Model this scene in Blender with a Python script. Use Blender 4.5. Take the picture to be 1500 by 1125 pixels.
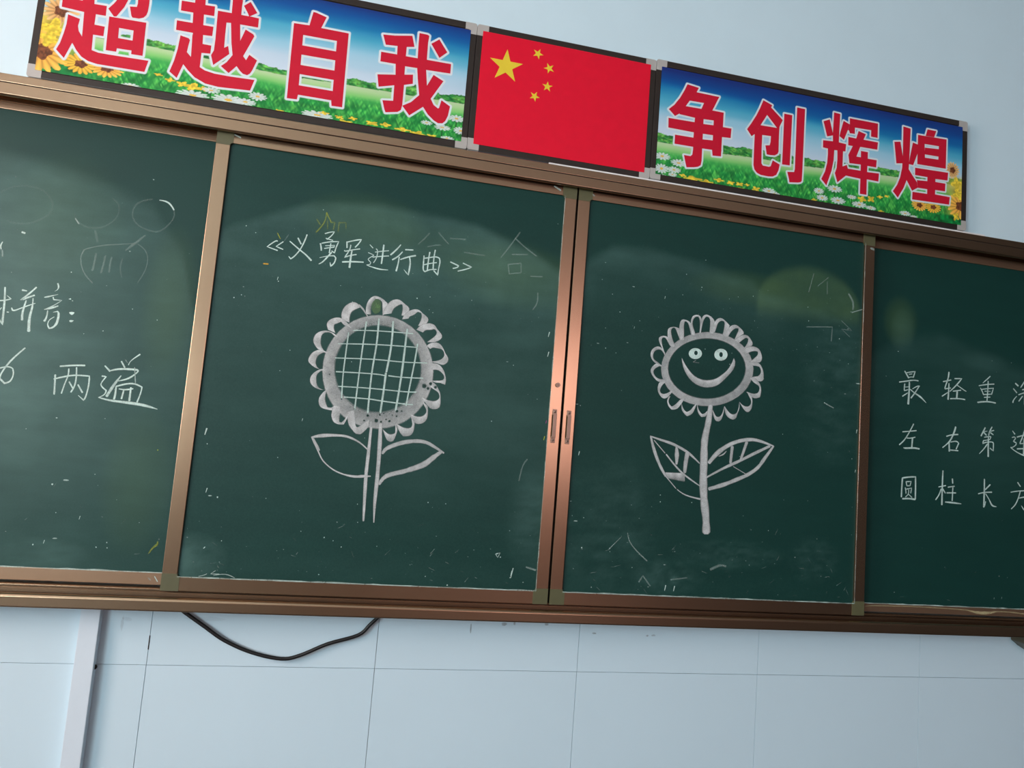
import bpy, bmesh, math, random
import numpy as np
from mathutils import Matrix, Vector
random.seed(7)
for o in list(bpy.data.objects): bpy.data.objects.remove(o)
SC = bpy.context.scene
COL = SC.collection

# ---------------------------------------------------------------- camera, world, lights, exposure
cam_d = bpy.data.cameras.new('camera'); cam = bpy.data.objects.new('camera', cam_d); COL.objects.link(cam)
cam_d.sensor_width = 36.0; cam_d.lens = 24.3597; cam_d.clip_start = 0.02; cam_d.clip_end = 100
cam.matrix_world = Matrix(((0.975328, -0.097498, -0.198065, -0.539718), (-0.205859, -0.077615, -0.975499, -1.978097), (0.079736, 0.992205, -0.095771, 1.404738), (0.000000, 0.000000, 0.000000, 1.000000)))
SC.camera = cam
SC.view_settings.view_transform = 'Standard'; SC.view_settings.look = 'None'
SC.view_settings.exposure = 0.82; SC.view_settings.gamma = 1.0; SC.view_settings.use_curve_mapping = False
SC.cycles.transparent_max_bounces = 24
world = bpy.data.worlds.new('sky'); SC.world = world; world.use_nodes = True
bg = world.node_tree.nodes['Background']; bg.inputs[0].default_value = (0.55, 0.72, 1.0, 1); bg.inputs[1].default_value = 0.6

def area(name, loc, rot, sx, sy, power, color):
    d = bpy.data.lights.new(name, 'AREA'); d.shape = 'RECTANGLE'; d.size = sx; d.size_y = sy
    d.energy = power; d.color = color
    o = bpy.data.objects.new(name, d); COL.objects.link(o); o.location = loc; o.rotation_euler = rot
    return o
R90 = math.pi/2
# daylight through the three windows of the left wall (local -Z points to +X)
area('window_area_light', (-3.62, -1.75, 2.15), (0, -R90, 0), 1.3, 1.3, 62, (1.0, 0.74, 0.64))
area('window_area_light', (-3.62, -3.85, 1.95), (0, -R90, 0), 1.7, 1.6, 88, (0.76, 0.93, 1.0))
area('window_area_light', (-3.62, -6.05, 1.95), (0, -R90, 0), 1.7, 1.6, 84, (0.76, 0.93, 1.0))
# pink light added at an unseen back window to brighten the centre stiles (local -Z points to +Y)
area('window_area_light', (1.95, -8.36, 2.3), (R90, 0, 0), 2.3, 1.6, 36, (1.0, 0.62, 0.60))
# warm strip light added out of view for glints on the left rails
area('added_warm_strip', (-3.40, -4.95, 1.9), (0, -R90, 0), 1.8, .10, 9, (1.0, 0.62, 0.34))

# ---------------------------------------------------------------- measured outlines, millimetres on the board wall (x, z)
BAN={
 'c1':['-1433,2499.2 -1385.3,2498.8 -1356.5,2495.5 -1326.3,2496.5 -1325.4,2468.6 -1349.4,2468.1 -1377.9,2468.2 -1432,2471.4',
  '-1390.1,2542.1 -1360.7,2542.4 -1356.5,2495.5 -1349.4,2468.1 -1349.3,2439.2 -1349.2,2410.4 -1347.3,2367.8 -1371.3,2363 -1374.4,2400.1 -1377.9,2468.2 -1385.3,2498.8',
  '-1431,2544.4 -1339.6,2545 -1339,2526.3 -1430.2,2524.9',
  '-1349.2,2438.8 -1324.2,2438.3 -1324.1,2411.5 -1349.2,2410.8',
  '-1414.7,2453.8 -1385.4,2447.1 -1387.5,2427.1 -1384,2413.5 -1374.8,2400.7 -1372.9,2374.9 -1395.3,2378.5 -1409.5,2333.4 -1430.4,2353.1 -1423.4,2372.8 -1418.3,2400.3 -1414.8,2427.6',
  '-1395.3,2378.5 -1383.3,2360.6 -1369,2345.1 -1352,2336.3 -1330.3,2332.4 -1213.9,2333.2 -1207.9,2365.8 -1305.9,2363.8 -1330.8,2363.9 -1347.3,2367.8 -1349.2,2410.4 -1374.4,2400.1',
  '-1321.9,2490.1 -1309.7,2507.7 -1298,2529.1 -1293,2546.9 -1271.5,2549.5 -1276.1,2527.6 -1283.9,2502.9 -1299.9,2472.4 -1306,2471.1',
  '-1255.6,2553 -1226.6,2555.2 -1224.8,2526.1 -1225.6,2502.8 -1227.9,2491.8 -1234.2,2483.2 -1244.5,2478.3 -1260.8,2477.5 -1264.1,2482.1 -1270.8,2507.1 -1253.9,2509.7 -1252.4,2520.1',
  '-1323.1,2557 -1224.6,2562 -1225.8,2549.1 -1271.2,2546.5 -1323.1,2542.3',
  '-1317,2468.7 -1225.7,2470.3 -1253.7,2442.2 -1289.8,2442.3',
  '-1317,2468.7 -1289.8,2442.3 -1288.5,2413.6 -1288,2384.9 -1288.5,2375.1 -1314,2374.5',
  '-1225.7,2470.3 -1223.8,2376.5 -1251.7,2375.7 -1252.1,2385.9 -1252.9,2413.7 -1253.7,2442.2',
  '-1288.5,2413.6 -1252.9,2413.7 -1252.1,2385.9 -1288,2384.9'],
 'c2':['-1145.7,2551.8 -1111.7,2552.8 -1114.5,2584.2 -1087.3,2585.9 -1085.3,2552.1 -1060.4,2553.2 -1059.4,2525.2 -1085.8,2524.2 -1113,2523.7 -1144.7,2523.3',
  '-1151.3,2493.4 -1111.4,2494.4 -1113,2523.7 -1085.8,2524.2 -1084.1,2493.8 -1057.8,2494.4 -1058,2467.3 -1081.2,2465.7 -1107.1,2466.3 -1150.3,2466.2',
  '-1107.1,2466.3 -1081.2,2465.7 -1079.7,2440.2 -1057.1,2440 -1057.2,2416.7 -1079.5,2414.3 -1079.4,2373.4 -1104.4,2395.7 -1108,2458.1',
  '-1137.6,2453 -1116.3,2449 -1112.4,2444.5 -1114.7,2427.2 -1116.2,2409.1 -1104.7,2397.8 -1079.4,2373.4 -1121.3,2373.5 -1133,2332.1 -1153.1,2346.5 -1145.1,2379.2 -1140,2413.7',
  '-1121.3,2373.5 -1107.5,2358.5 -1088.8,2342.3 -1060.3,2330 -1027.1,2326.9 -944.5,2332 -936.2,2364.3 -1002.8,2362 -1040.6,2362.5 -1065.5,2366.7 -1079.4,2373.4 -1091.2,2394.1',
  '-1051.6,2542.7 -1015.8,2543.5 -990.9,2543.4 -963,2544 -944.1,2543.3 -943.4,2516.2 -990.6,2515.6 -1014.5,2514.8 -1026.1,2513.4 -1050.4,2512.6',
  '-1051.6,2542.7 -1027.3,2543.2 -1026.1,2513.4 -1025.7,2479.4 -1024.1,2440.3 -1014.4,2447.6 -1009,2425.3 -1046.2,2386.2 -1054.9,2412.9 -1049.1,2427.9 -1049,2459.7 -1050.6,2506.1',
  '-1017.3,2590.5 -998.1,2590.4 -990.9,2586.6 -991.5,2565.9 -990.9,2543.4 -990.6,2515.6 -985.3,2468.5 -978.5,2442.1 -972.9,2426.2 -964.1,2416.2 -957.4,2433.6 -935.8,2421.2 -945,2391.3 -949.6,2380.8 -956.5,2374.2 -968.2,2376.1 -976.6,2383 -986.5,2394.8 -1000.4,2424.9 -1007,2457.6 -1014.5,2514.8 -1015.8,2543.5',
  '-974.9,2503.8 -953.6,2494.3 -950.4,2488.5 -960.4,2460.7 -972.9,2426.2 -986.5,2394.8 -1004.8,2371.1 -1026.5,2386.9 -1012.9,2401.2 -1000.3,2423.9 -985.3,2468.5',
  '-986.7,2571.3 -970.6,2586 -950,2557.6 -969.6,2543 -973.4,2550.4'],
 'c3':['-802,2593.2 -793.9,2592.7 -764.9,2585 -776.4,2550.3 -776.2,2538.2 -808.2,2538.1 -808.6,2551.6 -802.6,2589.8',
  '-850.7,2549.3 -808.6,2551.6 -776.4,2550.3 -700.1,2550.1 -730.1,2521 -822.6,2519.9',
  '-850.7,2549.3 -822.6,2519.9 -818.3,2344 -819.7,2330 -846.6,2328.6',
  '-700.1,2550.1 -696.4,2329.7 -725.4,2328.6 -728,2344.3 -726.5,2372.1 -729.3,2489.8 -730.1,2521',
  '-822.3,2489 -729.3,2489.8 -728.2,2463.1 -821.5,2461.8',
  '-821.1,2431.2 -727.5,2432.7 -727.3,2405.1 -820.8,2404.3',
  '-819.8,2371.6 -726.5,2372.1 -728,2344.3 -818.3,2344'],
 'c4':['-604.4,2566.9 -571.4,2570.4 -521.8,2580.2 -512.9,2547.7 -534.2,2543.3 -562.3,2540.5 -594.3,2537.7',
  '-605.1,2514.4 -559.8,2515.1 -534.7,2514.8 -501,2515.3 -474.5,2516.1 -402.9,2516.9 -402.5,2487.6 -472.7,2485.1 -499.2,2485.4 -533.9,2484.2 -561.6,2485.8 -604.8,2485.2',
  '-561.5,2554.5 -534.7,2560 -534.7,2514.8 -533.9,2484.2 -533.5,2458.6 -531.7,2427.9 -531.1,2366.2 -531.8,2362.8 -533.8,2351.4 -542.5,2344.3 -575.9,2337.1 -579.8,2345.1 -587.9,2371 -557.9,2375.1 -559.2,2421.5 -558.6,2453.8 -561.2,2485.4 -559.9,2515.7',
  '-609.1,2445 -559.2,2453.6 -533.5,2458.6 -509.2,2463.4 -507.3,2435.9 -531.7,2427.9 -559.2,2421.5 -602.5,2408.9',
  '-502.2,2592.7 -478.4,2592.4 -473.4,2589.6 -475,2567.8 -473.9,2516.2 -473.2,2485 -466.8,2439.3 -452.3,2400.8 -442.2,2383.8 -428.8,2375.6 -425.8,2377.9 -420.9,2402.2 -394.6,2388.1 -398.4,2358.4 -404.4,2341.8 -412.2,2333.3 -424.8,2331.5 -438.1,2337.9 -456.3,2352.3 -471.9,2372.7 -486.1,2405.5 -495,2456.1 -499.2,2485.4 -500.6,2515.4 -502.2,2562.2',
  '-450.5,2474.2 -420.4,2460.5 -452.3,2400.8 -471.9,2372.7 -508.8,2340.1 -530.9,2365.1 -507.3,2380.5 -486.1,2405.5 -466.7,2437.5',
  '-465.4,2567.1 -443.5,2585.2 -417.1,2550.2 -438.4,2529'],
 'c5':['342.2,2598.4 381.7,2593.9 375.1,2578 353.3,2546 340.8,2525.6 321.5,2497.9 306.8,2486.9 284.6,2505.5 302.7,2523.3 320.8,2550.7 334,2577.4',
  '375.1,2578 453.3,2577.1 432,2528 417.5,2518 394.4,2526.4 402,2547.2 353.3,2546 359.4,2570.2',
  '321.5,2497.9 340.8,2525.6 394.4,2526.4 432,2528 471.3,2527.9 471.1,2498.7 438.8,2495.8 402.5,2494 373.8,2493.1 321.6,2495.6',
  '436.6,2526.4 471.3,2527.9 471.3,2480.5 469.9,2445.2 469.8,2382.5 440.7,2380.4 438,2398.7 438.7,2430 438.4,2495.2',
  '285.4,2477 373.4,2478.6 403.4,2478 439.2,2480.1 471.3,2479.8 501,2480.3 499.7,2448.5 469.9,2446.4 439,2447 402.7,2445.8 372.9,2444.9 286.6,2445.7',
  '310.5,2426.6 372.7,2427.6 403.8,2427.5 438.7,2430 467.7,2430.3 470.6,2399.5 438,2398.7 404.3,2397.6 373.2,2397.5 310.4,2396.9',
  '374.6,2500.5 403.5,2498.5 403.9,2448 404.3,2397.6 404.6,2357.1 402.4,2342.4 392.9,2335.6 380.7,2332.1 355,2327.8 350.4,2343.2 344.2,2365.9 366.4,2366.1 372.2,2371.8 373.6,2390 372.6,2428 373.4,2478.6'],
 'c6':['608.2,2595.4 640.2,2584.1 636.7,2576 623.6,2548 602,2509.6 582.9,2476.3 572.2,2467.5 555.2,2488 569.5,2510.6 586.2,2540.7 597.9,2567.5',
  '636.7,2576 680.4,2540.6 668.5,2513.7 660.7,2511 623.6,2548 616.3,2563.5',
  '602,2509.6 660.7,2511 669.7,2516.4 669.2,2486.6 639.9,2479.5 610,2478.1 582.9,2476.3',
  '582.8,2477.5 609.5,2478.5 609.9,2427.2 611.5,2383.6 616.3,2377.1 638.3,2376.4 644.7,2379.4 650.8,2400 676.3,2390.1 672.6,2369.4 665.5,2353.6 652.8,2346.2 637.3,2344.1 611.4,2344.7 596.9,2349.6 587.4,2360.1 583.6,2374.1 583,2422.6',
  '640.6,2481.6 669.1,2489.1 670.1,2432.7 667.4,2424.8 657.2,2417.7 641.7,2416 628.6,2416.2 622.5,2445.3 637.5,2448.4 640.1,2459.4',
  '684.7,2563.7 713.8,2563.6 712.2,2393.1 684.6,2392.2 684.7,2477',
  '729.9,2593.3 759.3,2593.1 758.6,2378.7 757.8,2347.9 752.7,2343.4 744.9,2340.9 713.4,2337 711.7,2346.5 704.5,2370.3 728.9,2373.8 731.1,2384 730.6,2485.1'],
 'c7':['828.7,2564 851.4,2574.4 864.8,2530.3 865.7,2521.6 844.2,2514.5',
  '866.7,2601.3 890.1,2600 888.5,2532 888.3,2501.7 885.2,2476 867.6,2473 864.8,2530.3',
  '903.3,2578.8 927,2570.5 919.6,2547.6 907,2513.8 889.7,2523.3 892.4,2537.7',
  '829.9,2499 866.5,2501.6 888.3,2501.7 915.8,2500.2 914,2474.7 904.4,2473.8 883.9,2473.3 871.7,2472.5 848.5,2473.5 830.1,2474.5',
  '848.5,2474.7 872.4,2473.8 871.6,2438.7 865,2400.2 848.1,2347.8 828.5,2366.9 840.9,2393.7 847.8,2424.7 849.3,2454.9',
  '883.9,2474.6 905.2,2474.5 905,2421.8 921.1,2429.5 925.7,2416.5 922.3,2395.9 888,2364.7 877.4,2394.8 883.5,2413.2 885.1,2441',
  '926.2,2591.9 1033.7,2592.4 1033.9,2542.5 1008.6,2542.6 1008.5,2564.8 946.6,2563.1 946.9,2541.1 928.1,2540.3 925,2548.6 920.8,2550.4 927,2570.5',
  '923.1,2526.7 956.2,2526.3 981.2,2526.9 1035.8,2527 1033.8,2501.2 968.3,2500 942,2498 923.6,2497.8',
  '960.8,2553.7 988.9,2547.3 979.9,2525.3 967,2495.2 955.7,2464.2 942.2,2453.2 925.3,2464.9 940.7,2497.7 953.4,2528.3',
  '925.3,2464.9 955.7,2464.2 972.2,2464.6 998.7,2464 1033,2464.7 1031.6,2439.2 1000.9,2439.1 973.1,2439.5 930.4,2437.3',
  '972,2486.5 998.7,2486.8 998.7,2462.7 997.6,2387 998.1,2339.4 973.3,2339.2 973.3,2393 973.1,2439.5',
  '921.6,2417.6 971.1,2418.3 998.8,2417.8 1043.4,2420.1 1041.5,2392.1 998.3,2392.6 973.4,2390.5 918.4,2392.8'],
 'c8':['1098.8,2540.2 1122.4,2544.8 1133.1,2496.1 1133,2470.5 1108.9,2466.4',
  '1132.2,2600.2 1161.1,2597.6 1159,2494.1 1157.2,2452.8 1150.3,2414.6 1139.6,2386.2 1118,2348.6 1098.2,2368.2 1113.9,2392.2 1124.5,2419.3 1131.5,2453.6 1133.1,2496.1',
  '1157.2,2454.1 1172.6,2434.9 1190.9,2413.6 1193.7,2394.9 1172.6,2381.3 1150.3,2414.6',
  '1171,2550.2 1192.7,2546.3 1190.6,2515 1174.5,2471.1 1157.3,2472 1160.9,2497',
  '1227.5,2607 1262.6,2606.7 1254.4,2583.1 1220.8,2582.4',
  '1190.4,2580.8 1304.3,2584.1 1274,2554.8 1217.2,2553.2',
  '1190.4,2580.8 1217.2,2553.2 1219.8,2505 1220.5,2478 1190.1,2477.5',
  '1304.3,2584.1 1303.6,2479.7 1275.7,2479 1273.1,2507 1274,2554.8',
  '1218.9,2540.5 1273.7,2544.3 1274.9,2517.7 1218.1,2516.6',
  '1219.2,2504.9 1273.1,2507 1275.7,2479 1220.5,2478',
  '1181.9,2463.3 1313.5,2467.1 1311.2,2439 1262.1,2436.7 1231.6,2438.2 1182.5,2437.8',
  '1231,2459.9 1263,2460.1 1263.2,2390.6 1262.2,2369.9 1231.8,2370.3',
  '1190.2,2421.1 1231.9,2424.1 1262.3,2426.5 1303.2,2426.6 1302.4,2399.4 1261.6,2398.1 1231.2,2395.8 1193.7,2394.9',
  '1174.1,2377.7 1231.6,2379.4 1261.9,2382.5 1321.8,2382.1 1319.4,2355.3 1173.4,2351.2'],
}
STARS=[(-239.7, 2543.2, 53.2, 0.311), (-145.7, 2600.8, 17.4, -0.059), (-107.6, 2562.0, 17.2, -0.493), (-109.1, 2503.7, 17.0, 0.3), (-145.9, 2465.8, 16.6, -0.097)]
LINES=[
 ('L','song_title',0,'-822.5,1912.7,2.9 -828.7,1911.4,2.8 -847.1,1894.2,2.9 -819.7,1887.5,3.1',0.82,0),
 ('L','song_title',0,'-807.7,1913.3,2.9 -824.4,1898.1,2.8 -806.2,1892.4,2.9',0.82,0),
 ('L','song_title',1,'-771.1,1929.1,3.8 -761.6,1913.8,3.8',0.82,0),
 ('L','song_title',1,'-748.8,1941.4,3.3 -754.4,1920.1,3.2 -762.8,1897.7,2.9 -774.3,1879.4,3.2 -784,1869.8,3.3 -789.6,1875.8,2.1',0.82,0),
 ('L','song_title',1,'-791.1,1917.2,2.7 -763.5,1897.6,3.6 -746.6,1886.3,3.9 -730.8,1872.5,4.4',0.82,0),
 ('L','song_title',2,'-702.3,1951.2,2.7 -690.5,1956.7,2.7 -678.5,1960,2.6 -684.6,1948.4,2.6 -695.7,1936.1,2.7',0.82,0),
 ('L','song_title',2,'-698.8,1938.7,2.7 -680.4,1935.5,2.7',0.82,0),
 ('L','song_title',2,'-711.6,1922.3,3.8 -709.1,1912.8,3.8 -707.5,1903.8,3.7',0.82,0),
 ('L','song_title',2,'-708.1,1923.6,3 -686.4,1930.5,3.1 -664.2,1934.4,3.1 -669.2,1918.3,2.9 -672.5,1901,2.9 -680.3,1906.1,3',0.82,0),
 ('L','song_title',2,'-698.1,1918.1,2.4 -673.9,1922.3,2.4 -675.5,1915.9,2.4',0.82,0),
 ('L','song_title',2,'-700.2,1910.2,3 -674.9,1917.5,3',0.82,0),
 ('L','song_title',2,'-684.5,1926.1,2.8 -685.3,1913,2.9 -686.1,1899.2,2.9',0.82,0),
 ('L','song_title',2,'-680.5,1901.5,3.5 -691.8,1884.7,3.8 -700.7,1872.8,3.3 -710,1865.5,2.1',0.82,0),
 ('L','song_title',2,'-709.7,1883,1.5 -689.5,1890.3,2.5 -672.4,1893.4,3.4 -667.5,1888,3.4 -670.4,1873.8,3.2 -678.8,1863.6,3.9 -681.3,1873.9,1.5',0.82,0),
 ('L','song_title',3,'-642.6,1937.1,3.2 -640.9,1920.4,3.2',0.82,0),
 ('L','song_title',3,'-640.4,1936.6,3.4 -621.3,1943.9,3.3 -604.8,1948.6,3.3 -611.6,1935.3,3.2 -619.4,1924.9,3.3',0.82,0),
 ('L','song_title',3,'-646.6,1911.9,3 -642.9,1910.6,3 -625.9,1916.3,3 -606.5,1921.8,3.1',0.82,0),
 ('L','song_title',3,'-631.6,1929.4,2.9 -632.7,1918.5,2.9 -638,1905.4,2.8 -644.7,1893,3.1 -628.7,1900.6,3.1 -614.4,1904.8,3',0.82,0),
 ('L','song_title',3,'-627,1913.1,3.8 -628.2,1896,4.4 -629,1866.8,5.3',0.82,0),
 ('L','song_title',3,'-649.2,1879.4,3.9 -621.2,1883.9,3.9 -593.4,1886.2,3.9',0.82,0),
 ('L','song_title',4,'-580.7,1937.3,2.1 -571.8,1929.3,2.2',0.82,0),
 ('L','song_title',4,'-582.9,1914.6,2.2 -570.7,1910.9,2.2 -567.6,1909,2.1 -579.9,1898.8,2.1 -581,1894.8,2.2 -573.7,1888.1,2.1 -575.3,1882.4,2.1 -584,1879.7,2.2',0.82,0),
 ('L','song_title',4,'-584,1879.7,1.5 -570.3,1876.2,2.8 -549.2,1872.8,3.3 -525.4,1873.4,1.6',0.82,0),
 ('L','song_title',4,'-564.8,1918.6,2.5 -546.7,1923.5,2.5 -528.4,1927.6,2.5',0.82,0),
 ('L','song_title',4,'-570,1904,2.7 -548.2,1908.8,2.7 -527,1913,2.8',0.82,0),
 ('L','song_title',4,'-562.8,1928.2,2.8 -558.3,1921.1,2.7 -559.6,1903.9,2.6 -566.3,1888.3,2.6',0.82,0),
 ('L','song_title',4,'-543.2,1941.8,4.2 -543.8,1916.9,4.2 -544.8,1888.9,4.2',0.82,0),
 ('L','song_title',5,'-497.3,1949,2.9 -507.2,1934.4,3.8 -522.1,1916.8,4.2',0.82,0),
 ('L','song_title',5,'-491,1929.6,2.7 -502.4,1914.8,3.6 -516.3,1903.6,3.9',0.82,0),
 ('L','song_title',5,'-498.5,1913.8,3 -499.7,1895,3.5 -503,1873.6,4.5',0.82,0),
 ('L','song_title',5,'-483.3,1936.9,3.7 -462.3,1938.8,3.7',0.82,0),
 ('L','song_title',5,'-494.1,1907.4,3.4 -473.9,1917.2,3.9 -454.1,1923.8,4.6',0.82,0),
 ('L','song_title',5,'-470,1916.1,3 -466.8,1897.8,4.2 -469.2,1866.4,3.9 -482.5,1880.2,0.9',0.82,0),
 ('L','song_title',6,'-430.7,1926.6,3.4 -430.4,1907.1,3.4 -429.5,1888.4,3.4 -424.3,1882.1,3.4 -410.4,1889.4,3.4 -393.1,1892.5,3.4',0.82,0),
 ('L','song_title',6,'-429.3,1919.7,3.4 -416.6,1923.1,3.4 -398.6,1927.9,3.4 -387.6,1925.4,3.5 -385,1913.2,3.3 -387.6,1890.9,3.3 -387.8,1876.7,3.5 -399.6,1887.7,3.5',0.82,0),
 ('L','song_title',6,'-415.7,1938.9,3.7 -417.4,1915.1,3.6 -418,1888.4,3.6',0.82,0),
 ('L','song_title',6,'-401.1,1947.2,3.3 -402.8,1923.4,3.4 -402.4,1893.6,3.4',0.82,0),
 ('L','song_title',6,'-428.3,1901.1,2.8 -412.1,1907.2,2.8 -394.1,1912,2.8',0.82,0),
 ('L','song_title',7,'-355.4,1919.1,3.5 -331.3,1911,3.5 -336.3,1905.6,3.4 -346.8,1901.8,3.4',0.82,0),
 ('L','song_title',7,'-319.7,1920.5,3.2 -294.7,1911.9,3.2 -309.7,1904.4,3.1 -332.3,1895.8,3.1',0.82,0),
 ('L','erased_chalk_marks',0,'-421.5,1993.3,3.9 -433.7,1975.7,3.9 -448.9,1958.6,3.9',0.13,0),
 ('L','erased_chalk_marks',0,'-395.8,1998.6,4.2 -382.1,1984.7,4.2 -365.3,1969.6,4.1',0.13,0),
 ('L','erased_chalk_marks',0,'-362.1,1986.7,4.1 -342,1988,4.1 -318.7,1989.8,4.1',0.13,0),
 ('L','erased_chalk_marks',0,'-422.5,1953.7,4 -404.6,1960.1,4 -387.9,1963.3,4',0.13,0),
 ('L','erased_chalk_marks',0,'-318.6,1952.4,4.1 -291.8,1951.3,4.2 -260.2,1950.9,4.1',0.13,0),
 ('L','erased_chalk_marks',0,'-163.7,2032.5,4.1 -188.3,1990.3,4.1 -212.9,1952,4',0.16,0),
 ('L','erased_chalk_marks',0,'-176.1,2013.1,4.3 -142.7,1989.7,4.2 -109.3,1969.8,4.4',0.16,0),
 ('L','erased_chalk_marks',0,'-181.3,1964.8,4.1 -135.5,1971.1,4.2',0.16,0),
 ('L','erased_chalk_marks',0,'-190.6,1934.2,4.1 -184.9,1907.2,4.2 -150.7,1915.2,4 -152.9,1942.8,4.2 -190.6,1934.2,4.1',0.16,0),
 ('L','erased_chalk_marks',0,'-122.1,1908.5,4.1 -87.1,1911.7,4.2',0.16,0),
 ('L','erased_chalk_marks',0,'-97.4,1862.8,4.2 -96.6,1835.1,4.3 -107.5,1812.9,4.2',0.16,0),
 ('L','erased_chalk_marks',0,'-704,2010.1,3.4 -707.6,1981.9,3.5 -726.1,1951.6,3.5',0.3,1),
 ('L','erased_chalk_marks',0,'-703.9,2009.2,3.6 -689.7,1985.4,3.7',0.35,1),
 ('L','erased_chalk_marks',0,'-699.5,1987.7,3.4 -697.2,1965,3.4',0.18,1),
 ('L','erased_chalk_marks',0,'-690.5,1984.4,3.6 -679.7,1986,3.6 -681.9,1964.9,3.4',0.18,1),
 ('L','erased_chalk_marks',0,'-668.7,1985.3,3.4 -668.5,1962.2,3.5',0.18,1),
 ('L','erased_chalk_marks',0,'-668.8,1986.7,3.7 -650.7,1989.4,3.6 -649.1,1974.3,3.5',0.18,1),
 ('L','erased_chalk_marks',0,'-727.8,1988.1,3.6 -717.6,1973.5,3.6',0.18,1),
 ('L','erased_chalk_marks',0,'-824.9,1935,2.6 -816.1,1920.4,2.7',0.5,1),
 ('L','erased_chalk_marks',0,'-851.1,1847.1,4 -839.4,1847.7,4.1',0.8,2),
 ('L','erased_chalk_marks',0,'-796.4,1934.6,2.5 -805.8,1915.1,2.5',0.12,0),
 ('L','sunflower_drawing','petal_tail','-593.6,1766.4,5.6 -581.9,1756.7,5.2 -571.8,1743.7,3.6 -561.6,1729.7,1.3',0.6,0),
 ('L','sunflower_drawing','seed_grid','-600.9,1695.3,2.9 -534,1701.4,2.9 -440.4,1704.4,2.9',0.72,0),
 ('L','sunflower_drawing','seed_grid','-637.3,1654.5,3.1 -536.2,1663.3,3.1 -429.5,1667.4,3.2',0.72,0),
 ('L','sunflower_drawing','seed_grid','-641.9,1615.2,3.1 -539.6,1622.2,3.1 -461.3,1622.9,3.1 -395.6,1627.3,3.2',0.72,0),
 ('L','sunflower_drawing','seed_grid','-635.3,1578.5,3.3 -540.1,1582.5,3.3 -504.7,1580.6,3.3',0.72,0),
 ('L','sunflower_drawing','seed_grid','-495.9,1581.5,3.4 -457.3,1580.9,3.4 -402.2,1584,3.4',0.72,0),
 ('L','sunflower_drawing','seed_grid','-625.7,1539.7,3.3 -542,1542.5,3.3 -453.6,1542,3.4 -416.5,1544.1,3.3',0.72,0),
 ('L','sunflower_drawing','seed_grid','-607.1,1512.5,3.5 -542.1,1513.3,3.5 -509.8,1511.2,3.6 -450.5,1508.6,3.6 -423.7,1508.7,3.6',0.72,0),
 ('L','sunflower_drawing','seed_grid','-613.2,1687.8,3.7 -615,1633.6,3.7 -616.2,1573.9,3.6 -613.7,1506,3.7',0.72,0),
 ('L','sunflower_drawing','seed_grid','-569.1,1723.1,4 -571.9,1668.4,3.9 -574.7,1578.1,3.9 -576.7,1481.3,3.9',0.72,0),
 ('L','sunflower_drawing','seed_grid','-536.7,1734.5,4.9 -536.2,1663.3,4.9 -541.5,1581.4,4.9 -541.5,1477.1,4.9',0.72,0),
 ('L','sunflower_drawing','seed_grid','-497.8,1731.5,5.7 -496.5,1664.6,5.7 -502.8,1591.4,5.6',0.72,0),
 ('L','sunflower_drawing','seed_grid','-503.9,1588.2,5.7 -505.2,1540.1,5.6 -508.2,1480.1,5.6',0.72,0),
 ('L','sunflower_drawing','seed_grid','-457.9,1714.7,5.7 -459,1662.6,5.7 -461.7,1580.4,5.7 -467.9,1489.6,5.7',0.72,0),
 ('L','sunflower_drawing','seed_grid','-425.8,1677,4.3 -428.9,1629.3,4.3 -435.2,1568,4.2 -441.2,1504.1,4.3',0.72,0),
 ('L','sunflower_drawing','stem','-530.4,1453.6,4.1 -529.2,1434.5,4.1',0.6,0),
 ('L','sunflower_drawing','stem','-528.7,1436,6.4 -529.1,1379.9,9.3 -530,1315.4,9.8',0.82,0),
 ('L','sunflower_drawing','stem','-530,1315.4,8.6 -528.3,1268.9,9.8 -524.7,1188,4.6',0.82,0),
 ('L','sunflower_drawing','stem','-504.6,1448.4,9.9 -500.8,1373.3,11.6 -499.5,1300,10.4 -499.7,1241.6,8.7 -497.1,1185.2,2.3',0.78,0),
 ('L','sunflower_drawing','leaf','-680.7,1398.3,4 -651.8,1405.1,9.9 -615.3,1408.7,7 -586.5,1407,6.3 -556.6,1395.3,4.7 -531.6,1376.8,3.5',0.75,0),
 ('L','sunflower_drawing','leaf','-679.2,1397,3.9 -660.3,1363.7,3.9 -645,1338.9,3.3 -617.4,1317.8,3.5 -587.9,1306.8,4 -559,1303.1,6.4 -536.2,1305.6,7.6 -517.6,1306.9,2.9',0.8,0),
 ('L','sunflower_drawing','leaf','-675.7,1395.8,3.9 -664.2,1375,8.9 -656.8,1365.5,3.3',0.6,0),
 ('L','sunflower_drawing','leaf.b','-491.7,1369.6,6.5 -482.8,1383.6,10.7 -460.5,1395.7,11.2 -434.8,1405.2,11.3 -402.7,1410.8,10.6 -375.6,1408.5,9.5 -350.5,1397,8.4 -326.7,1383.9,5.3',0.66,0),
 ('L','sunflower_drawing','leaf.b','-492.5,1287.3,8.2 -475.8,1310.5,12.4 -433.2,1325.3,12.4 -404.7,1336.2,14.3 -376.2,1350.2,16.2 -354.1,1369.8,13.8 -334.5,1386.3,9',0.7,0),
 ('R','smiling_flower_drawing','mouth','396.8,1713.3,1.2 405.5,1719.4,1.2',0.6,0),
 ('R','smiling_flower_drawing','mouth','396.8,1712.7,1.2 416.4,1712.3,1.2',0.5,0),
 ('R','smiling_flower_drawing','stem','460.9,1586.2,15.8 456.6,1537.8,20.7 447.5,1479.8,22.7 448.7,1422.9,23.8 449.9,1366.3,25.5 455.2,1310.2,25.5 464.6,1254.7,23.8 468.3,1212,25.4',0.8,0),
 ('R','smiling_flower_drawing','leaf','274.4,1480,3.8 307,1472.2,6.8 348.1,1462.3,8.4 389.9,1444.9,7.8 415.5,1428,6.3 434.9,1412.4,3.2',0.75,0),
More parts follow.
